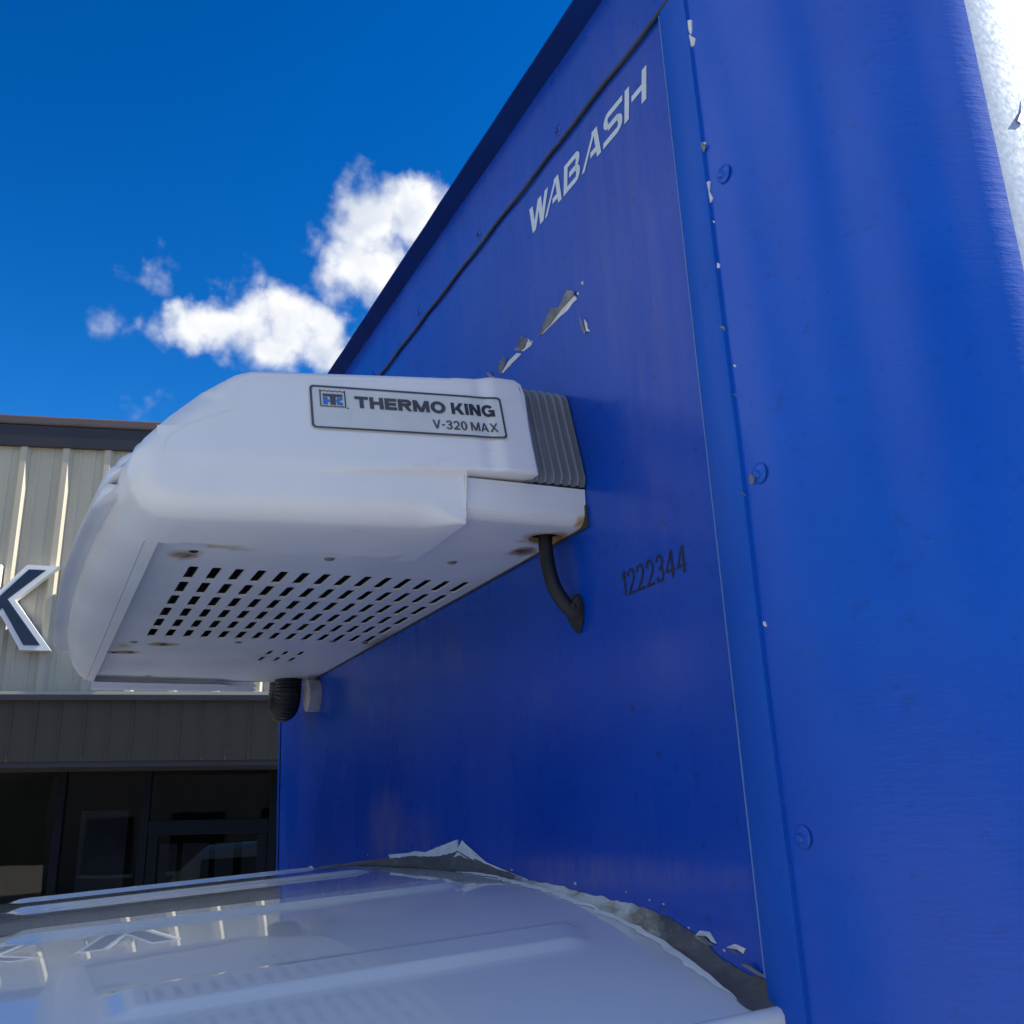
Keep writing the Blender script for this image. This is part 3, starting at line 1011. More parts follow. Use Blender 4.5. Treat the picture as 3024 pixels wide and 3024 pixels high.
def glyph(ch, t, h, w):
    """polygons of one letter in a box w wide and 1 high; t stem width, h bar height"""
    R = g_rect
    if ch == 'T':
        return [R(0, w, 1 - h, 1), R(w / 2 - t / 2, w / 2 + t / 2, 0, 1 - h)]
    if ch == 'H':
        return [R(0, t, 0, 1), R(w - t, w, 0, 1), R(t, w - t, .5 - h / 2, .5 + h / 2)]
    if ch == 'E':
        return [R(0, t, 0, 1), R(t, w, 0, h), R(t, w, 1 - h, 1), R(t, w * .94, .5 - h / 2, .5 + h / 2)]
    if ch == 'R':
        return [R(0, t, 0, 1), R(t, w - .30, 1 - h, 1), R(t, w - .30, .40, .40 + h), g_para(w - t * 1.05, w * .42, t * 1.05, 0, .42)] + g_ring(w - .30, .70, .30, .30, t, 90, -90, 10, h)
    if ch == 'M':
        return [R(0, t * .9, 0, 1), R(w - t * .9, w, 0, 1), g_para(w / 2 - t * .5, t * .1, t, 0, 1), g_para(w / 2 - t * .5, w - t * 1.1, t, 0, 1)]
    if ch == 'O' or ch == '0':
        return g_ring(w / 2, .5, w / 2, .53, t, 0, 360, 28, h)
    if ch == 'K':
        return [R(0, t, 0, 1), g_para(t * .8, w - t * 1.25, t * 1.15, .36, 1), g_para(w - t * 1.2, t * 1.1, t * 1.2, 0, .62)]
    if ch == 'I':
        return [R(0, t, 0, 1)]
    if ch == 'N':
        return [R(0, t, 0, 1), R(w - t, w, 0, 1), g_para(w - t * 1.15, 0, t * 1.15)]
    if ch == 'G':
        return g_ring(w / 2, .5, w / 2, .53, t, 42, 318, 22, h) + [R(w * .55, w, .36, .36 + h * .9), R(w - t, w, 0, .40)]
    if ch == 'V':
        return [g_para(w / 2 - t / 2, 0, t), g_para(w / 2 - t / 2, w - t, t)]
    if ch == 'A':
        return [g_para(0, w / 2 - t / 2, t), g_para(w - t, w / 2 - t / 2, t), R(w * .24, w * .76, .22, .22 + h)]
    if ch == 'X':
        return [g_para(0, w - t, t), g_para(w - t, 0, t)]
    if ch == '-':
        return [R(0, w, .38, .38 + h)]
    if ch == '1':
        return [R(w - t, w, 0, 1), [(w - t, .80), (w - t, 1), (w - t * 1.2, .96), (0, .82), (0, .70)]]
    if ch == '2':
        return g_ring(w / 2, .70, w / 2, .31, t, 175, -35, 16, h) + [[(0, h * .6), (t * 1.2, h * .6), (w * .97, .50), (w * .80, .58), (w * .70, .52)], R(0, w, 0, h)]
    if ch == '3':
        return g_ring(w / 2, .735, w / 2 * .94, .285, t, 165, -90, 14, h) + g_ring(w / 2, .285, w / 2, .305, t, 90, -165, 16, h) + [R(w * .36, w * .55, .45, .45 + h)]
    if ch == '4':
        return [R(w * .60, w * .60 + t, 0, 1), R(0, w, .22, .22 + h), [(0, .22 + h), (t * .9, .22 + h), (w * .60, .82), (w * .60, 1)]]
    if ch == 'W':
        return [g_para(.22 * w, 0, t), g_para(.22 * w, .46 * w, t), g_para(.62 * w, .46 * w, t), g_para(.62 * w, w - t, t)]
    if ch == 'a':   # A whose bar joins only the right leg
        return [g_para(0, w * .56, t * .72, 0, 1), g_para(w - t, w * .56, t), R(w * .45, w * .84, .20, .20 + h), R(w * .50, w * .56 + t, 1 - h, 1)]
    if ch == 'B':
        return [R(0, t, 0, 1), R(t, w - .28, 1 - h, 1), R(t * 1.5, w - .26, .5 - h / 2, .5 + h / 2), R(t, w - .28, 0, h)] + g_ring(w - .30, .74, .26, .26, t, 90, -90, 10, h) + g_ring(w - .28, .275, .28, .275, t, 90, -90, 10, h)
    if ch == 'S':
        return [R(.26, w * .98, 1 - h, 1), R(.26, w - .26, .5 - h / 2, .5 + h / 2), R(0, w - .28, 0, h)] + g_ring(.28, .74, .28, .26, t, 90, 270, 10, h) + g_ring(w - .28, .275, .28, .275, t, 90, -90, 10, h)
    if ch == 'h':   # H whose bar leaves a gap at the left stem
        return [R(0, t, 0, 1), R(w - t, w, 0, 1), R(t * 1.55, w - t, .5 - h / 2, .5 + h / 2)]
    return []


def word(name, letters, fn, t, h, gap, mat, parent, shear=0.0):
    """letters: (char, width) pairs; fn maps (0..1 along, 0..1 up, lift) to a point"""
    tot = sum(w for _, w in letters) + gap * (len(letters) - 1) - .30 * sum(ch == 'W' for ch, _ in letters)
    x = 0.0
    mm = MB()
    k = 0
    for ch, w in letters:
        for pl in glyph(ch, t, h, w):
            mm.poly([fn((x + px + shear * py) / tot, py, .00005 * (k % 6)) for px, py in pl])
            k += 1
        x += w + gap - (.30 if ch == 'W' else 0.0)
    return mm.build(name, mat, parent, recalc=False)


word('lettering', [('W', 1.36), ('a', 1.16), ('B', 1.04), ('a', 1.16), ('S', 1.06), ('h', 1.12)],
     lambda a, b, l: P(-1.897 + .530 * a, -.0009 - l, 1.345 + .071 * b), .235, .185, .12, M_DECAL, FRONT, .16)
word('serial_number', [('1', .26)] + [('2', .50)] * 3 + [('3', .50), ('4', .54), ('4', .54)],
     lambda a, b, l: P(-1.602 + .213 * a, -.0009 - l, .3935 + .049 * b), .115, .10, .11, M_NUMBER, FRONT)


# ---- cab roof
def rz(x, y):
    return -.110 + .042 * y - .041 * abs(x - XC) ** 3


RIBS = [-1.644, -2.20, -2.868, -3.536, -4.092]


def rib_h(x, y):
    h = 0.0
    for k, rx in enumerate(RIBS):
        d = (x - rx)
        if abs(d) < .075:
            y1 = -.085 - .4 * max(0, d + .03) if x > XC else -.085
            y0 = -.86 if k in (0, 4) else -1.0
            e = sstep(y1, y1 - .045, y) * sstep(y0 - .02, y0 + .03, y)
            s = min(1.0, max(0.0, (.066 - abs(d)) / .026))
            h += .0095 * s * e
    return h


def roof_pt(x, y):
    return P(x, y, rz(x, y) + rib_h(x, y))


XE = 1.60
cols = [XC - XE + 2 * XE * i / 90 for i in range(91)]
for rx in RIBS:
    cols += [rx + d for d in (-.067, -.062, -.054, -.046, -.040, -.034, .034, .040, .046, .054, .062, .067)]
cols = sorted(set(round(c, 4) for c in cols))
rows = [0.03 - (2.33) * i / 150 for i in range(151)]
m = MB()
ids = [[m.vert(roof_pt(c, min(r, 0.0) if r > 0 else r) if r <= 0 else P(c, r, rz(c, 0))) for r in rows] for c in cols]
for i in range(len(cols) - 1):
    for j in range(len(rows) - 1):
        m.face(ids[i][j], ids[i][j + 1], ids[i + 1][j + 1], ids[i + 1][j])
CABROOF = m.build('cab_roof', M_CAB, TRUCK, smooth=True, sharp=60)
# drip rail along the door side
m = MB()
for sx in (1, -1):
    m = MB()
    pts = []
    for i in range(40):
        y = .012 - 2.2 * i / 39
        pts.append(P(XC + sx * (1.598), y, rz(XC + 1.598, y) - .006))
    m.tube(pts, .0085, 10)
    m.build('drip_rail', M_CAB, TRUCK, smooth=True)
# cab sides, windscreen, bonnet
def cab_sec(y):
    t = max(0.0, (-y - 2.3) / 1.3)
    return t


for sx in (1, -1):
    m = MB()
    pr = [(1.600, None), (1.66, -.45), (1.75, -1.15), (1.80, -1.75), (1.80, -3.3)]
    yy = [.0, -.6, -1.2, -1.8, -2.3]
    for i in range(4):
        for j in range(len(pr) - 1):
            q = lambda y, k: P(XC + sx * pr[k][0], y, rz(XC + pr[k][0], y) - .01 if pr[k][1] is None else pr[k][1])
            m.poly([q(yy[i], j), q(yy[i + 1], j), q(yy[i + 1], j + 1), q(yy[i], j + 1)])
    m.poly([P(XC + sx * 1.6, -2.3, rz(XC + 1.6, -2.3) - .01), P(XC + sx * 1.8, -1.75 * 0 - 2.3, -1.75), P(XC + sx * 1.8, -4.0, -1.95)])
    m.poly([P(XC + sx * 1.8, -2.3, -1.75), P(XC + sx * 1.8, -4.0, -1.95), P(XC + sx * 1.74, -5.5, -2.15), P(XC + sx * 1.74, -5.5, -3.5), P(XC + sx * 1.8, -2.3, -3.3)])
    m.build('cab_side', M_CAB, TRUCK, smooth=False)
    m = MB()
    m.poly([P(XC + sx * 1.685, -.75, -.50), P(XC + sx * 1.685, -2.2, -.50), P(XC + sx * 1.775, -2.25, -1.38), P(XC + sx * 1.775, -.75, -1.38)])
    m.build('side_window', M_GLASS_DARK, TRUCK)
m = MB()
m.grid(lambda u, v: P(XC + (u - .5) * (3.2 + .36 * v), -2.3 - 1.7 * v, (rz(XC + (u - .5) * 3.2, -2.3)) * (1 - v) - 1.93 * v), 12, 8)
m.build('windscreen', M_GLASS_DARK, TRUCK, smooth=True)
m = MB()
m.grid(lambda u, v: P(XC + (u - .5) * (3.56 - .1 * v), -4.0 - 1.5 * v, -1.94 - .22 * v * v + .06 * math.sin(PI * u)), 12, 8)
m.grid(lambda u, v: P(XC + (u - .5) * 3.46, -5.5, -2.16 - 1.3 * v), 4, 4)
m.build('bonnet', M_CAB, TRUCK, smooth=True)
for (wx, wy, ww) in ((-1.45, -4.2, .42), (1.45, -4.2, .42), (-1.35, 5.4, .75), (1.35, 5.4, .75)):
    m = MB()
    R0 = .76
    pr = [(.40, -.5), (.62, -.5), (.72, -.46), (R0, -.36), (R0, .36), (.72, .46), (.62, .5), (.40, .5)]
    n = 36
    cz = -H / S + R0
    ids = [[m.vert(P(XC + wx + b * ww, wy + a * math.cos(2 * PI * k / n), cz + a * math.sin(2 * PI * k / n))) for k in range(n)] for (a, b) in pr]
    for i in range(len(pr) - 1):
        for k in range(n):
            m.face(ids[i][k], ids[i][(k + 1) % n], ids[i + 1][(k + 1) % n], ids[i + 1][k])
    wh = m.build('wheel', M_TYRE, TRUCK, smooth=True)
    m = MB()
    for sgn in (-1, 1):
        m.disc(P(XC + wx + sgn * ww * .30, wy, cz), (sgn, 0, 0), .41 * S, .05, 24, 3)
    m.build('rim', M_STEEL, wh, smooth=True)

# ---- sealant between roof and wall: torn top edge on the wall, feathered out on the roof
N = 260
SEAL = [(-4.35, -1.262, M_CAULK)]
for (xa, xb, smat) in SEAL:
    m = MB()
    prev = None
    n_ = int(N * (xb - xa) / 3.09)
    for i in range(n_ + 1):
        x = xa + (xb - xa) * i / n_
        jz = .0035 * mnoise.noise(Vector((x * 9, 1, 0))) + .003 * mnoise.noise(Vector((x * 31, 1, 0))) + .0018 * mnoise.noise(Vector((x * 80, 1, 0)))
        wv = .010 + .008 * mnoise.noise(Vector((x * 6, 4, 0))) + .008 * mnoise.noise(Vector((x * 25, 4, 0))) + .024 * sstep(-1.60, -1.30, x)
        wv = max(.003, wv)
        zt = max(top_edge(x) + jz, rz(x, 0) + .004)
        zr = rz(x, 0)
        row = [P(x, -.0015, zt), P(x, -.0035 - .002 * mnoise.noise(Vector((x * 20, 7, 0))), zr + (zt - zr) * .55), P(x, -.006 - wv * .25, zr + .0045), P(x, -.006 - wv * .7, rz(x, -wv * .7) + .003), P(x, -.006 - wv, rz(x, -wv) + .0008)]
        ids = [m.vert(p) for p in row]
        if prev:
            for j in range(4):
                m.face(prev[j], ids[j], ids[j + 1], prev[j + 1])
        prev = ids
    m.build('sealant', smat, TRUCK, smooth=True)
# the bright painted lip left along the roof side of the sealant
m = MB()
prev = None
for i in range(N + 1):
    x = -2.45 + (2.45 - 1.32) * i / N
    wv = .010 + .008 * mnoise.noise(Vector((x * 6, 4, 0))) + .008 * mnoise.noise(Vector((x * 25, 4, 0))) + .024 * sstep(-1.60, -1.30, x)
    wv = max(.004, wv)
    w2 = wv + max(.0012, .007 + .013 * mnoise.noise(Vector((x * 11, 8, 0))) + .008 * mnoise.noise(Vector((x * 37, 8, 0))))
    en_ = sstep(0, .12, i / N) * sstep(0, .10, 1 - i / N)
    w2 = wv + (w2 - wv) * en_ + .0004
    hh = .0002 + (.001 + .0008 * mnoise.noise(Vector((x * 40, 3, 0)))) * en_
    row = [P(x, -.006 - wv * .8, rz(x, -wv * .8) + .0008 + .0034 * en_), P(x, -.006 - (wv + w2) / 2, rz(x, -wv) + hh + .001), P(x, -.006 - w2, rz(x, -w2) + .0007)]
    ids = [m.vert(p) for p in row]
    if prev:
        for j in range(2):
            m.face(prev[j], ids[j], ids[j + 1], prev[j + 1])
    prev = ids
m.build('sealant_lip', M_LIP, TRUCK, smooth=True)

# ------------------------------------------------------------------ refrigeration unit on the front wall
UR0 = P(-2.868, 0.0, .567)
UNIT = thing('refrigeration_unit', 'white refrigeration unit with slotted underside bolted to the blue wall', 'refrigeration unit', tuple(UR0))


def loc_spot(x, y, z=.567):
    return tuple(P(x, y, z) - UR0)


M_PAN = stained('white_enamel_underside', (0.76, 0.77, 0.785), [
    (loc_spot(-2.031, -.729), .020, .8, 1.4, 1.0), (loc_spot(-2.02, -.62), .028, .35, 3.2, .5), (loc_spot(-2.144, -.731), .026, 1.2, .9, .8),
    (loc_spot(-3.232, -.645), .024, 1.0, 1.3, .95), (loc_spot(-3.393, -.749), .026, .8, 1.5, .95), (loc_spot(-3.28, -.76), .03, 2.0, .7, .35),
    (loc_spot(-1.934, -.045), .024, 1.2, 1.0, 1.0), (loc_spot(-1.826, -.042), .036, 1.0, 1.0, 1.0), (loc_spot(-1.72, -.004), .016, 1.0, 1.0, .9),
    (loc_spot(-3.05, -.01), .05, 3.0, .3, .5)])
M_COVER = stained('white_moulded_cover', (0.79, 0.80, 0.81), [
    (loc_spot(-1.99, -.70), .030, .6, 2.6, .55), (loc_spot(-1.99, -.45), .020, .5, 3.5, .35)], rough=0.40)
M_GREY = simple('grey_ribbed_plastic', (0.17, 0.188, 0.225), 0.5, var=0.12, scale=12, bump=0.1, bscale=120)
M_BLACK = simple('black_recess', (0.008, 0.009, 0.011), 0.8, var=0.3, scale=20)
M_FIN = simple('dark_coil_fins', (0.03, 0.032, 0.034), 0.5, metal=0.5, var=0.4, scale=40)
M_HOSE = simple('black_hose_rubber', (0.007, 0.008, 0.010), 0.5, var=0.3, scale=50, bump=0.2, bscale=150)
M_SCREW = simple('dull_zinc_screw', (0.22, 0.21, 0.19), 0.5, metal=0.4, var=0.4, scale=60)
M_PLATE = simple('silver_nameplate_film', (0.60, 0.625, 0.625), 0.42, var=0.06, scale=18)
M_INK = simple('faded_dark_ink', (0.060, 0.064, 0.085), 0.5, var=0.35, scale=9)
M_INK2 = simple('fresh_dark_ink', (0.018, 0.022, 0.045), 0.5, var=0.3, scale=9)
M_LOGOBLUE = simple('logo_blue', (0.015, 0.19, 0.52), 0.45, var=0.06)
M_PUTTY = simple('grey_foam_putty', (0.33, 0.33, 0.36), 0.8, var=0.35, scale=30, bump=0.6, bscale=60, bdist=0.003)
M_DUCTSEAL = simple('black_duct_seal', (0.014, 0.014, 0.016), 0.7, var=0.4, scale=50, bump=0.9, bscale=70, bdist=0.006)


def side_x(y, z):
    """outer face of the cover on the near side"""
    x = -1.690 - .16 * max(0.0, -y - .24) - .27 * max(0.0, z - .66)
    x += .010 * sstep(-.225, -.185, y) * sstep(.60, .66, z)
    # the lower skirt sits back under a lip that fades out towards the nose
    zc = .650 - .035 * max(0.0, (-y - .264))
    x -= .015 * sstep(-.66, -.27, y) * sstep(zc + .004, zc - .005, z)
    return x


# outline of the cover seen from the side (y towards the front is negative)
OUT = [(-.122, .655), (-.120, .78), (-.117, .850), (-.122, .876), (-.135, .885), (-.19, .884), (-.225, .878), (-.40, .870), (-.60, .860), (-.665, .856),
       (-.695, .845), (-.764, .800), (-.811, .752), (-.853, .700), (-.874, .662), (-.880, .630), (-.872, .595), (-.850, .565), (-.825, .550), (-.79, .545),
       (-.60, .546), (-.45, .547), (-.33, .548), (-.30, .548), (-.270, .549), (-.268, .56), (-.268, .61), (-.268, .645), (-.255, .650), (-.18, .652), (-.135, .653)]
# densify
dense = []
for a, b in zip(OUT, OUT[1:] + OUT[:1]):
    L = math.hypot(a[0] - b[0], a[1] - b[1])
    n = max(1, int(L / .010))
    for k in range(n):
        dense.append((a[0] + (b[0] - a[0]) * k / n, a[1] + (b[1] - a[1]) * k / n))
NP = len(dense)


def round_r(y, z):
    if y > -.2695:
        return .010
    r = .010 + .040 * sstep(-.275, -.36, y)
    if z > .80:
        r = .014 + .036 * sstep(-.68, -.80, y)
    return r


def medial(y, z):
    t = (y + .88) / (.88 - .117)
    return (-.74 + .54 * round(t * 44) / 44, .740)


m = MB()
near_rings = []
fr = [0, .03, .10, .20, .35, .55, .75, 1.0, 1.25, 1.5]
for f_ in fr:
    ring = []
    for (y, z) in dense:
        R = round_r(y, z)
        my, mz = medial(y, z)
        Lm = math.hypot(my - y, mz - z)
        e = R * f_
        t = min(1.0, e / Lm)
        yy, zz = y + (my - y) * t, z + (mz - z) * t
        hh = R - math.sqrt(max(0.0, R * R - (R - min(e, R)) ** 2))
        ring.append((side_x(yy, zz) - hh, yy, zz))
    near_rings.append(ring)


def bulge(u, y, z):
    b = 1 - abs(2 * u - 1) ** 2.2
    return y - .046 * b * (sstep(-.66, -.86, y) if z > .60 else sstep(-.812, -.868, y))


rows = []
for ring in near_rings[::-1]:
    rows.append([m.vert(P(*p)) for p in ring])
NU = 40
edge = near_rings[0]
far_edge = [(2 * XC - x, y, z) for (x, y, z) in edge]
us = [.0] + [k / NU for k in range(1, NU)] + [1.0]
body_start = len(rows) - 1
for u in us[1:]:
    rows.append([m.vert(P(a[0] + (b[0] - a[0]) * u, bulge(u, a[1], a[2]), a[2])) for a, b in zip(edge, far_edge)])
body_end = len(rows) - 1
for ring in near_rings[1:]:
    rows.append([m.vert(P(2 * XC - p[0], p[1], p[2])) for p in ring])
for i in range(len(rows) - 1):
    for k in range(NP):
        k2 = (k + 1) % NP
        if body_start <= i < body_end:
            a, b = dense[k], dense[k2]
            mid = edge[k][0] + (far_edge[k][0] - edge[k][0]) * ((us[i - body_start] + us[i - body_start + 1]) / 2)
            if a[1] < .70 and b[1] < .70 and min(a[0], b[0]) > -.806 and -4.02 < mid < -2.0:
                continue
            if a[0] > -.2685 and a[1] < .70 and b[1] < .70 and -4.02 < mid < -1.84:
                continue
        m.face(rows[i][k], rows[i][k2], rows[i + 1][k2], rows[i + 1][k])
COVER = m.build('cover', M_COVER, UNIT, smooth=True, sharp=50)
# flat of the side, laid in columns inside the rounded rim, with the lip over the lower skirt
inner = [(p[1], p[2]) for p in near_rings[-1]]


def span(y):
    zs_ = []
    for a, b in zip(inner, inner[1:] + inner[:1]):
        if (a[0] - y) * (b[0] - y) <= 0 and abs(a[0] - b[0]) > 1e-7:
            zs_.append(a[1] + (b[1] - a[1]) * (y - a[0]) / (b[0] - a[0]))
    return (min(zs_), max(zs_)) if zs_ else None


ymin_, ymax_ = min(p[0] for p in inner), max(p[0] for p in inner)
cols_ = [ymin_ + (ymax_ - ymin_) * (i + .02) / 100.04 for i in range(101)]
# fine columns where the skirt ends
yn = None
for q in range(4000):
    y = -.33 + .08 * q / 4000
    s0, s1 = span(y), span(y + .08 / 4000)
    if s0 and s1 and s1[0] - s0[0] > .03:
        yn = y
if yn:
    cols_ = sorted(cols_ + [yn, yn + .00003])
for far in (False, True):
    m = MB()
    prev = None
    for y in [ymin_ - .012] + cols_ + [ymax_ + .002]:
        zl, zh = span(min(max(y, cols_[0]), cols_[-1]))
        if y < cols_[4]:
            s4 = span(cols_[4])
            zl, zh = min(zl, s4[0]), max(zh, s4[1])
        zl, zh = zl - .004, zh + .004
        zc = .650 - .035 * max(0.0, (-y - .264))
        c0, c1 = min(max(zc - .006, zl), zh), min(max(zc + .005, zl), zh)
        zz = [zl + (c0 - zl) * k / 10 for k in range(10)] + [c0 + (c1 - c0) * k / 6 for k in range(6)] + [c1 + (zh - c1) * k / 24 for k in range(25)]
        ids = []
        for z in zz:
            x = side_x(y, z) - (.0004 if cols_[0] <= y <= cols_[-1] else .002)
            ids.append(m.vert(P(2 * XC - x if far else x, y, z)))
        if prev:
            for j in range(len(ids) - 1):
                if abs(zz[j] - zz[j + 1]) + abs(pz[j] - pz[j + 1]) > 1e-5:
                    m.face(prev[j], ids[j], ids[j + 1], prev[j + 1])
        prev, pz = ids, zz
    m.build('side_panel', M_COVER, COVER, smooth=True, sharp=50)


# white backing added behind the cover side to hide dark slits
m = MB()
bk = [(-.845, .62, .69), (-.80, .60, .73), (-.76, .60, .765), (-.68, .60, .82), (-.30, .60, .84)]
for a, b in zip(bk, bk[1:]):
    m.poly([P(side_x(y, z) - .011, y, z) for (y, z) in ((a[0], a[1]), (b[0], b[1]), (b[0], b[2]), (a[0], a[2]))])
m.build('slit_backing', M_COVER, COVER)

# louvre blades across the nose
def nose_pt(u, y, z, out=0.0, dn=(0, 0)):
    xa = side_x(y, z) - .03
    xb = 2 * XC - xa
    return Vector((xa + (xb - xa) * u, bulge(u, y, z) + dn[0], z + dn[1]))


def louvre(y, z, out, drop, u0=.05, u1=.95, th=.006, tp=.07):
    mm = MB()
    n = 90
    prev = None
    for i in range(n + 1):
        u = u0 + (u1 - u0) * i / n
        e = sstep(0, tp, i / n) * sstep(0, max(tp, .16 if out < .034 else tp), 1 - i / n)
        ny, nz = -.66 * out * e, .75 * out * e
        a = nose_pt(u, y, z)
        pts = [a + Vector((0, .010, -.004)), a + Vector((0, ny * .6, nz * .75)), a + Vector((0, ny, nz * .45)), a + Vector((0, ny * 1.12 - .001, nz * .2 - drop * .45 * e)), a + Vector((0, ny * 1.15 - drop * .35 * e, -drop * e)), a + Vector((0, ny * 1.15 - drop * .35 * e + th, -drop * e)), a + Vector((0, .012, -.014))]
        ids = [mm.vert(P(*q)) for q in pts]
        if prev:
            for j in range(len(ids)):
                k = (j + 1) % len(ids)
                mm.face(prev[j], ids[j], ids[k], prev[k])
        prev = ids
    mm.build('louvre_blade', M_COVER, COVER, smooth=True, sharp=35)


for (y, z) in ((-.70, .842), (-.74, .815), (-.776, .787), (-.808, .754), (-.836, .720)):
    louvre(y, z, .038, .016, .05, .95)
for (y, z) in ((-.872, .664), (-.880, .628)):
    louvre(y, z, .030, .030, .035, .965, tp=.03)

# ribbed grey end section between the cover and the wall
m = MB()
nb = 110
prev = None
for i in range(nb + 1):
    t = i / nb
    y = -.135 + (.135 - .004) * t
    wv = .010 * max(0.0, math.sin(2 * PI * (t * 7.0 + .1))) ** .6 if t > .05 else 0.0
    row = []
    for z in (.6495, .664, .70, .75, .80, .84, .860):
        row.append((side_x(-.11, z) - .030 + wv, y + .0 * z, z))
    xr = side_x(-.11, .860) - .03
    for a in (20, 40, 60, 80):
        row.append((xr - .035 * (1 - math.cos(rad(a))) - .012 * a / 90 + wv * math.cos(rad(a)), y, .860 + .022 * math.sin(rad(a)) + wv * math.sin(rad(a))))
    row.append((-2.4, y, .884 + wv))
    row.append((-3.9, y, .884 + wv))
    ids = [m.vert(P(*q)) for q in row]
    if prev:
        for j in range(len(ids) - 1):
            m.face(prev[j], ids[j], ids[j + 1], prev[j + 1])
    prev = ids
m.build('ribbed_end_section', M_GREY, UNIT, smooth=True, sharp=50)
m = MB()
m.box(P(-1.735, -.26, .651), P(-3.98, -.006, .660))
m.build('grey_shelf', M_GREY, UNIT)

# inner box, coil fins, dark
m = MB()
m.box(P(-1.93, -.62, .625), P(-3.80, -.004, .83))
m.box(P(-2.02, -.78, .625), P(-3.72, -.62, .72))
m.build('inner_housing', M_BLACK, UNIT)

# ---- underside with punched slots
plate = MB()
ZP = .567
TH = .004


def rrect(cx, cy, lx, ly, r, n=3):
    pts = []
    for (sx, sy, a0) in ((1, 1, 0), (-1, 1, 90), (-1, -1, 180), (1, -1, 270)):
        for k in range(n + 1):
            a = rad(a0 + 90 * k / n)
            pts.append((cx + sx * (lx / 2 - r) + r * math.cos(a), cy + sy * (ly / 2 - r) + r * math.sin(a)))
    return pts


def punched(x0, x1, y0, y1, inner, up):
    """rectangle of plate round one hole; inner is a loop that starts in the +x +y quarter"""
    cs = [plate.vert(P(x, y, ZP)) for x, y in ((x1, y1), (x0, y1), (x0, y0), (x1, y0))]
    n = len(inner)
    q = n // 4
    a = [plate.vert(P(x, y, ZP)) for x, y in inner]
    t = [plate.vert(P(x, y, ZP + up)) for x, y in inner]
    for i in range(n):
        j = (i + 1) % n
        plate.face(a[i], a[j], t[j], t[i])
        ci, cj = cs[i // q], cs[j // q]
        if ci == cj:
            plate.face(ci, a[j], a[i])
        else:
            plate.face(ci, cj, a[j], a[i])


def cell(x0, x1, y0, y1, lx, ly, r=.006):
    punched(x0, x1, y0, y1, rrect((x0 + x1) / 2, (y0 + y1) / 2, lx, ly, r), TH)


def rect(x0, x1, y0, y1):
    nx = max(1, int((x1 - x0) / .12))
    ny = max(1, int((y1 - y0) / .12))
    plate.grid(lambda u, v: P(x0 + (x1 - x0) * u, y0 + (y1 - y0) * v, ZP), nx, ny)


PX, PY = .1485, .0501
gx0, gx1 = -3.042 - PX / 2, -2.30 + PX / 2
gy0, gy1 = -.698 - PY / 2, -.047 + PY / 2
for i in range(6):
    for k in range(14):
        cell(gx0 + PX * i, gx0 + PX * (i + 1), gy0 + PY * k, gy0 + PY * (k + 1), .118, .0215, .005)
YF, YB_, XL, XR_ = -.835, -.002, -4.02, -1.745
sx0, sx1 = -3.53, -3.28
sy0, sy1 = -.298 - .026, -.194 + .026
for i in range(2):
    for k in range(3):
        cell(sx0 + (sx1 - sx0) * i / 2, sx0 + (sx1 - sx0) * (i + 1) / 2, sy0 + (sy1 - sy0) * k / 3, sy0 + (sy1 - sy0) * (k + 1) / 3, .084, .0175, .003)
rect(gx0, gx1, YF, gy0)
rect(gx0, gx1, gy1, YB_)
rect(XL, sx0, YF, YB_)
rect(sx0, sx1, YF, sy0)
rect(sx0, sx1, sy1, YB_)
rect(sx1, gx0, YF, YB_)
# near strip with the round hose hole and the small rusty hole
hx, hy, hr = -1.826, -.042, .036
rect(gx1, -1.97, YF, YB_)


def round_cell(x0, x1, y0, y1, cx, cy, r, n=24):
    punched(x0, x1, y0, y1, [(cx + r * math.cos(2 * PI * (k + .5) / n), cy + r * math.sin(2 * PI * (k + .5) / n)) for k in range(n)], .012)


rect(-1.97, -1.90, YF, -.10)
rect(-1.90, XR_, -.275, -.10)
round_cell(-1.90, XR_, -.10, YB_, hx, hy, hr)
round_cell(-1.97, -1.90, -.10, YB_, -1.934, -.046, .013)
# rolled near edge and upright flange of the pan
for (ya, yb) in ((-.275, -.14), (-.14, YB_)):
    pr = [(-1.745, ZP)] + [(-1.745 + .030 * math.sin(rad(a)), ZP + .030 * (1 - math.cos(rad(a)))) for a in range(15, 91, 15)] + [(-1.714, .644), (-1.722, .648), (-1.76, .648)]
    for p, q in zip(pr, pr[1:]):
        plate.poly([P(p[0], ya, p[1]), P(p[0], yb, p[1]), P(q[0], yb, q[1]), P(q[0], ya, q[1])])
# far edge
plate.poly([P(XL, -.20, ZP), P(XL, YB_, ZP), P(XL, YB_, .66), P(XL, -.20, .66)])
PLATE = plate.build('slotted_base_panel', M_PAN, UNIT, recalc=False, down=True)

# coil fins over the slots
m = MB()
for k in range(64):
    y = -.74 + .72 * k / 63
    m.box(P(-3.12, y, .590), P(-2.22, y + .0022, .618))
m.build('coil_fins', M_FIN, UNIT)

# screws in the underside
for (x, y) in ((-2.144, -.731), (-2.102, -.433), (-2.062, -.16), (-3.2, -.734), (-3.155, -.433), (-3.09, -.154), (-3.103, -.046), (-3.9, -.62), (-3.93, -.11)):
    m = MB()
    m.disc(P(x, y, ZP), (0, 0, -1), .0125 * S, .0025, 14, 2)
    m.build('screw', M_SCREW, PLATE, smooth=True)
for (x, y) in ((-2.031, -.729), (-3.232, -.645), (-3.40, -.775), (-3.385, -.725)):
    m = MB()
    m.disc(P(x, y, ZP - (.022 if x > -2.04 else .0)), (0, 0, -1), .010 * S, .0012, 12, 2)
    m.build('drain_hole', M_BLACK, PLATE, smooth=True)

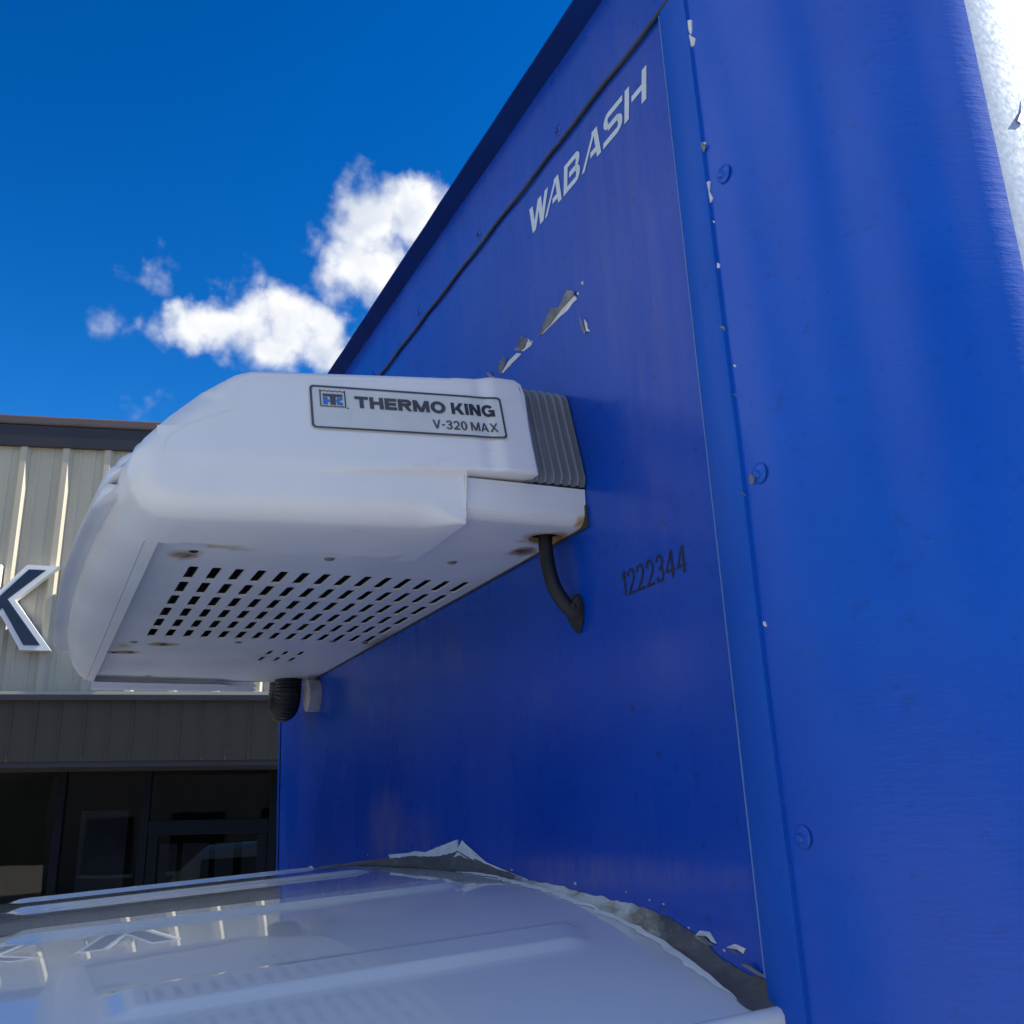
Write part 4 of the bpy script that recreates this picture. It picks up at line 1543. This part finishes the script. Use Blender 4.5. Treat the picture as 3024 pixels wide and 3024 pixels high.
# front lip where the cover folds under the plate
m = MB()
m.grid(lambda u, v: P(-1.99 - 2.03 * u, -.800 - .028 * v, .5625 - .014 * v), 30, 3)
m.build('cover_return', M_COVER, UNIT, smooth=True)
# far lower rail of the cover
m = MB()
pr = [(-4.015, .566), (-4.020, .548), (-4.035, .535), (-4.058, .535), (-4.07, .55), (-4.07, .60)]
for p, q in zip(pr, pr[1:]):
    m.poly([P(p[0], -.80, p[1]), P(p[0], -.225, p[1]), P(q[0], -.20, q[1]), P(q[0], -.80, q[1])])
m.build('cover_rail', M_COVER, UNIT, smooth=True, sharp=60)
# black foam strip against the wall
m = MB()
m.box(P(-1.709, -.0055, .563), P(-4.03, .001, .61))
m.build('wall_seal', M_RUBBER, UNIT)
m = MB()
m.box(P(-4.03, -.30, .572), P(-4.05, -.005, .60))
m.build('far_seal', M_BLACK, UNIT)


# ---- nameplate
def np_pt(a, b, off):
    """a: 0 front to 1 wall, b: 0 bottom to 1 top of the nameplate"""
    y = -.561 + (.561 - .181) * a
    z = .728 + .100 * b
    return P(side_x(y, z) + off, y, z)


m = MB()


def rounded(a0, a1, b0, b1, ra, rb, n=6):
    pts = []
    for (ca, cb, s0) in ((a1 - ra, b1 - rb, 0), (a0 + ra, b1 - rb, 90), (a0 + ra, b0 + rb, 180), (a1 - ra, b0 + rb, 270)):
        for k in range(n + 1):
            t = rad(s0 + 90 * k / n)
            pts.append((ca + ra * math.cos(t), cb + rb * math.sin(t)))
    return pts


m.grid(lambda u, v: np_pt(.008 + .984 * u, .02 + .96 * v, .0022), 24, 6)
NAME = m.build('nameplate', M_PLATE, UNIT)
m = MB()
A = rounded(0, 1, 0, 1, .022, .085)
B = rounded(.0115, .9885, .043, .957, .015, .06)
n = len(A)


def seglist(pts):
    out = []
    for i in range(len(pts)):
        p, q = pts[i], pts[(i + 1) % len(pts)]
        k = max(1, int(abs(p[0] - q[0]) / .05))
        for s in range(k):
            out.append((p[0] + (q[0] - p[0]) * s / k, p[1] + (q[1] - p[1]) * s / k))
    return out


# same subdivision on both loops
A2, B2 = [], []
for i in range(n):
    j = (i + 1) % n
    k = max(1, int(abs(A[i][0] - A[j][0]) / .05))
    for s in range(k):
        A2.append((A[i][0] + (A[j][0] - A[i][0]) * s / k, A[i][1] + (A[j][1] - A[i][1]) * s / k))
        B2.append((B[i][0] + (B[j][0] - B[i][0]) * s / k, B[i][1] + (B[j][1] - B[i][1]) * s / k))
for i in range(len(A2)):
    j = (i + 1) % len(A2)
    m.poly([np_pt(*A2[i], .0034), np_pt(*A2[j], .0034), np_pt(*B2[j], .0034), np_pt(*B2[i], .0034)])
m.build('border', M_INK, NAME, recalc=False)
word('lettering', [('T', .98), ('H', 1.0), ('E', .88), ('R', 1.0), ('M', 1.22), ('O', 1.12)], lambda a, b, l: np_pt(.222 + .470 * a, .520 + .275 * b, .0034 + l), .30, .255, .085, M_INK, NAME)
word('lettering', [('K', 1.10), ('I', .30), ('N', 1.02), ('G', 1.10)], lambda a, b, l: np_pt(.722 + .232 * a, .520 + .275 * b, .0034 + l), .30, .255, .09, M_INK2, NAME)
word('lettering', [('V', .74), ('-', .30), ('3', .60), ('2', .60), ('0', .60), (' ', .16), ('M', .88), ('A', .76), ('X', .74)], lambda a, b, l: np_pt(.612 + .345 * a, .150 + .205 * b, .0034 + l), .175, .15, .09, M_INK, NAME)
# emblem: framed square with a wavy crown edge, dark T over blue H and K shapes
em = MB()
ex0, ex1, ey0, ey1 = .048, .178, .505, .905


def ep(a, b, off=.0036):
    return np_pt(ex0 + (ex1 - ex0) * a, ey0 + (ey1 - ey0) * b, off)


def equad(a0, a1, b0, b1, off=.0036):
    return [ep(a0, b0, off), ep(a1, b0, off), ep(a1, b1, off), ep(a0, b1, off)]


em.poly(equad(0, .05, 0, .98))
em.poly(equad(.95, 1, 0, .98))
em.poly(equad(.05, .95, 0, .055))
wave = [(.0 + i / 24, .93 - .055 * math.sin(i / 24 * PI * 5) ** 2) for i in range(25)]
for p, q in zip(wave, wave[1:]):
    em.poly([ep(p[0], p[1]), ep(q[0], q[1]), ep(q[0], q[1] + .05), ep(p[0], p[1] + .05)])
em.poly(equad(.12, .88, .60, .76))
em.poly(equad(.39, .61, .12, .60))
em.poly(equad(1.03, 1.09, -.06, .01))
em.build('emblem', M_INK, NAME, recalc=False)
em = MB()
em.poly(equad(.12, .30, .12, .56, .0035))
em.poly(equad(.30, .37, .28, .42, .0035))
em.poly([ep(.63, .28, .0035), ep(.70, .28, .0035), ep(.70, .42, .0035), ep(.63, .42, .0035)])
em.poly([ep(.66, .42, .0035), ep(.70, .35, .0035), ep(.88, .44, .0035), ep(.88, .56, .0035), ep(.66, .56, .0035)])
em.poly([ep(.66, .12, .0035), ep(.88, .12, .0035), ep(.88, .26, .0035), ep(.70, .35, .0035), ep(.66, .26, .0035)])
em.build('emblem', M_LOGOBLUE, NAME, recalc=False)


# ------------------------------------------------------------------ hoses
def catmull(pts, n=10):
    pts = [Vector(p) for p in pts]
    out = []
    for i in range(len(pts) - 1):
        p0, p1, p2, p3 = pts[max(0, i - 1)], pts[i], pts[i + 1], pts[min(len(pts) - 1, i + 2)]
        for k in range(n):
            t = k / n
            out.append(0.5 * ((2 * p1) + (-p0 + p2) * t + (2 * p0 - 5 * p1 + 4 * p2 - p3) * t * t + (-p0 + 3 * p1 - 3 * p2 + p3) * t ** 3))
    out.append(pts[-1])
    return out


HOSE = thing('refrigerant_hose', 'black rubber hose curving from the unit into the blue wall', 'hose', tuple(P(-1.777, -.012, .395)))
m = MB()
m.tube(catmull([P(-1.826, -.042, .64), P(-1.824, -.043, .58), P(-1.819, -.044, .52), P(-1.803, -.040, .46), P(-1.788, -.024, .418), P(-1.776, -.006, .392)]), .0152 * S, 18)
m.build('hose', M_HOSE, HOSE, smooth=True)
m = MB()
bm_r = random.Random(5)
rows_ = []
for i in range(15):
    t = i / 14
    z = .436 - .078 * t
    wd = (.006 + .020 * math.sin(PI * min(1, t * 1.02)) ** .7) * (1 if t < .75 else 1.05)
    row = []
    for k in range(14):
        a = 2 * PI * k / 14
        jn = 1 + .35 * mnoise.noise(Vector((math.cos(a) * 2, math.sin(a) * 2, t * 7)))
        row.append(m.vert(P(-1.771 - .006 * t + wd * .85 * jn * math.cos(a), -.003 - wd * .8 * jn * max(-.1, math.sin(a)), z)))
    rows_.append(row)
for i in range(14):
    for k in range(14):
        m.face(rows_[i][k], rows_[i][(k + 1) % 14], rows_[i + 1][(k + 1) % 14], rows_[i + 1][k])
m.face(*rows_[0])
m.face(*rows_[-1][::-1])
for k in range(4):
    a = bm_r.uniform(-.6, 1.2)
    p = P(-1.774 + .018 * math.cos(a), -.015, .39 + .036 * math.sin(a))
    q = p + Vector((bm_r.uniform(-.5, 1) * .006, -.004, bm_r.uniform(-1, .7) * .010))
    m.tube([p, (p + q) / 2 + Vector((0, -.002, .001)), q], .0007, 5)
m.build('duct_seal', M_DUCTSEAL, HOSE, smooth=True)

CONDUIT = thing('corrugated_conduit', 'black corrugated conduit loop hanging under the far end of the unit', 'conduit', tuple(P(-4.02, -.09, .416)))
m = MB()
path = catmull([P(-3.95, -.095, .62), P(-3.95, -.095, .56), P(-3.955, -.097, .50), P(-3.985, -.10, .468), P(-4.03, -.10, .468), P(-4.06, -.095, .50), P(-4.065, -.09, .56), P(-4.065, -.09, .62)], 20)
npt = len(path)
m.tube(path, lambda t: (.052 + .0022 * math.sin(t * npt * 1.5)) * S, 20)
m.build('conduit_tube', M_HOSE, CONDUIT, smooth=True)
CLIP = thing('foam_sleeve', 'grey foam sleeve stub on the blue wall beside the black conduit', 'sleeve', tuple(P(-3.86, 0, .44)))
m = MB()
ring = lambda y, k: [P(-3.86 + (.060 + .006 * mnoise.noise(Vector((i * .7, k, 0)))) * math.cos(2 * PI * i / 20) * (1 if abs(math.cos(2 * PI * i / 20)) < .7 else .93), y, .495 + (.062 + .006 * mnoise.noise(Vector((i * .9, k, 4)))) * math.sin(2 * PI * i / 20)) for i in range(20)]
m.prism(ring(.0, 0), ring(-.045, 1))
m.build('sleeve', M_PUTTY, CLIP, smooth=True)
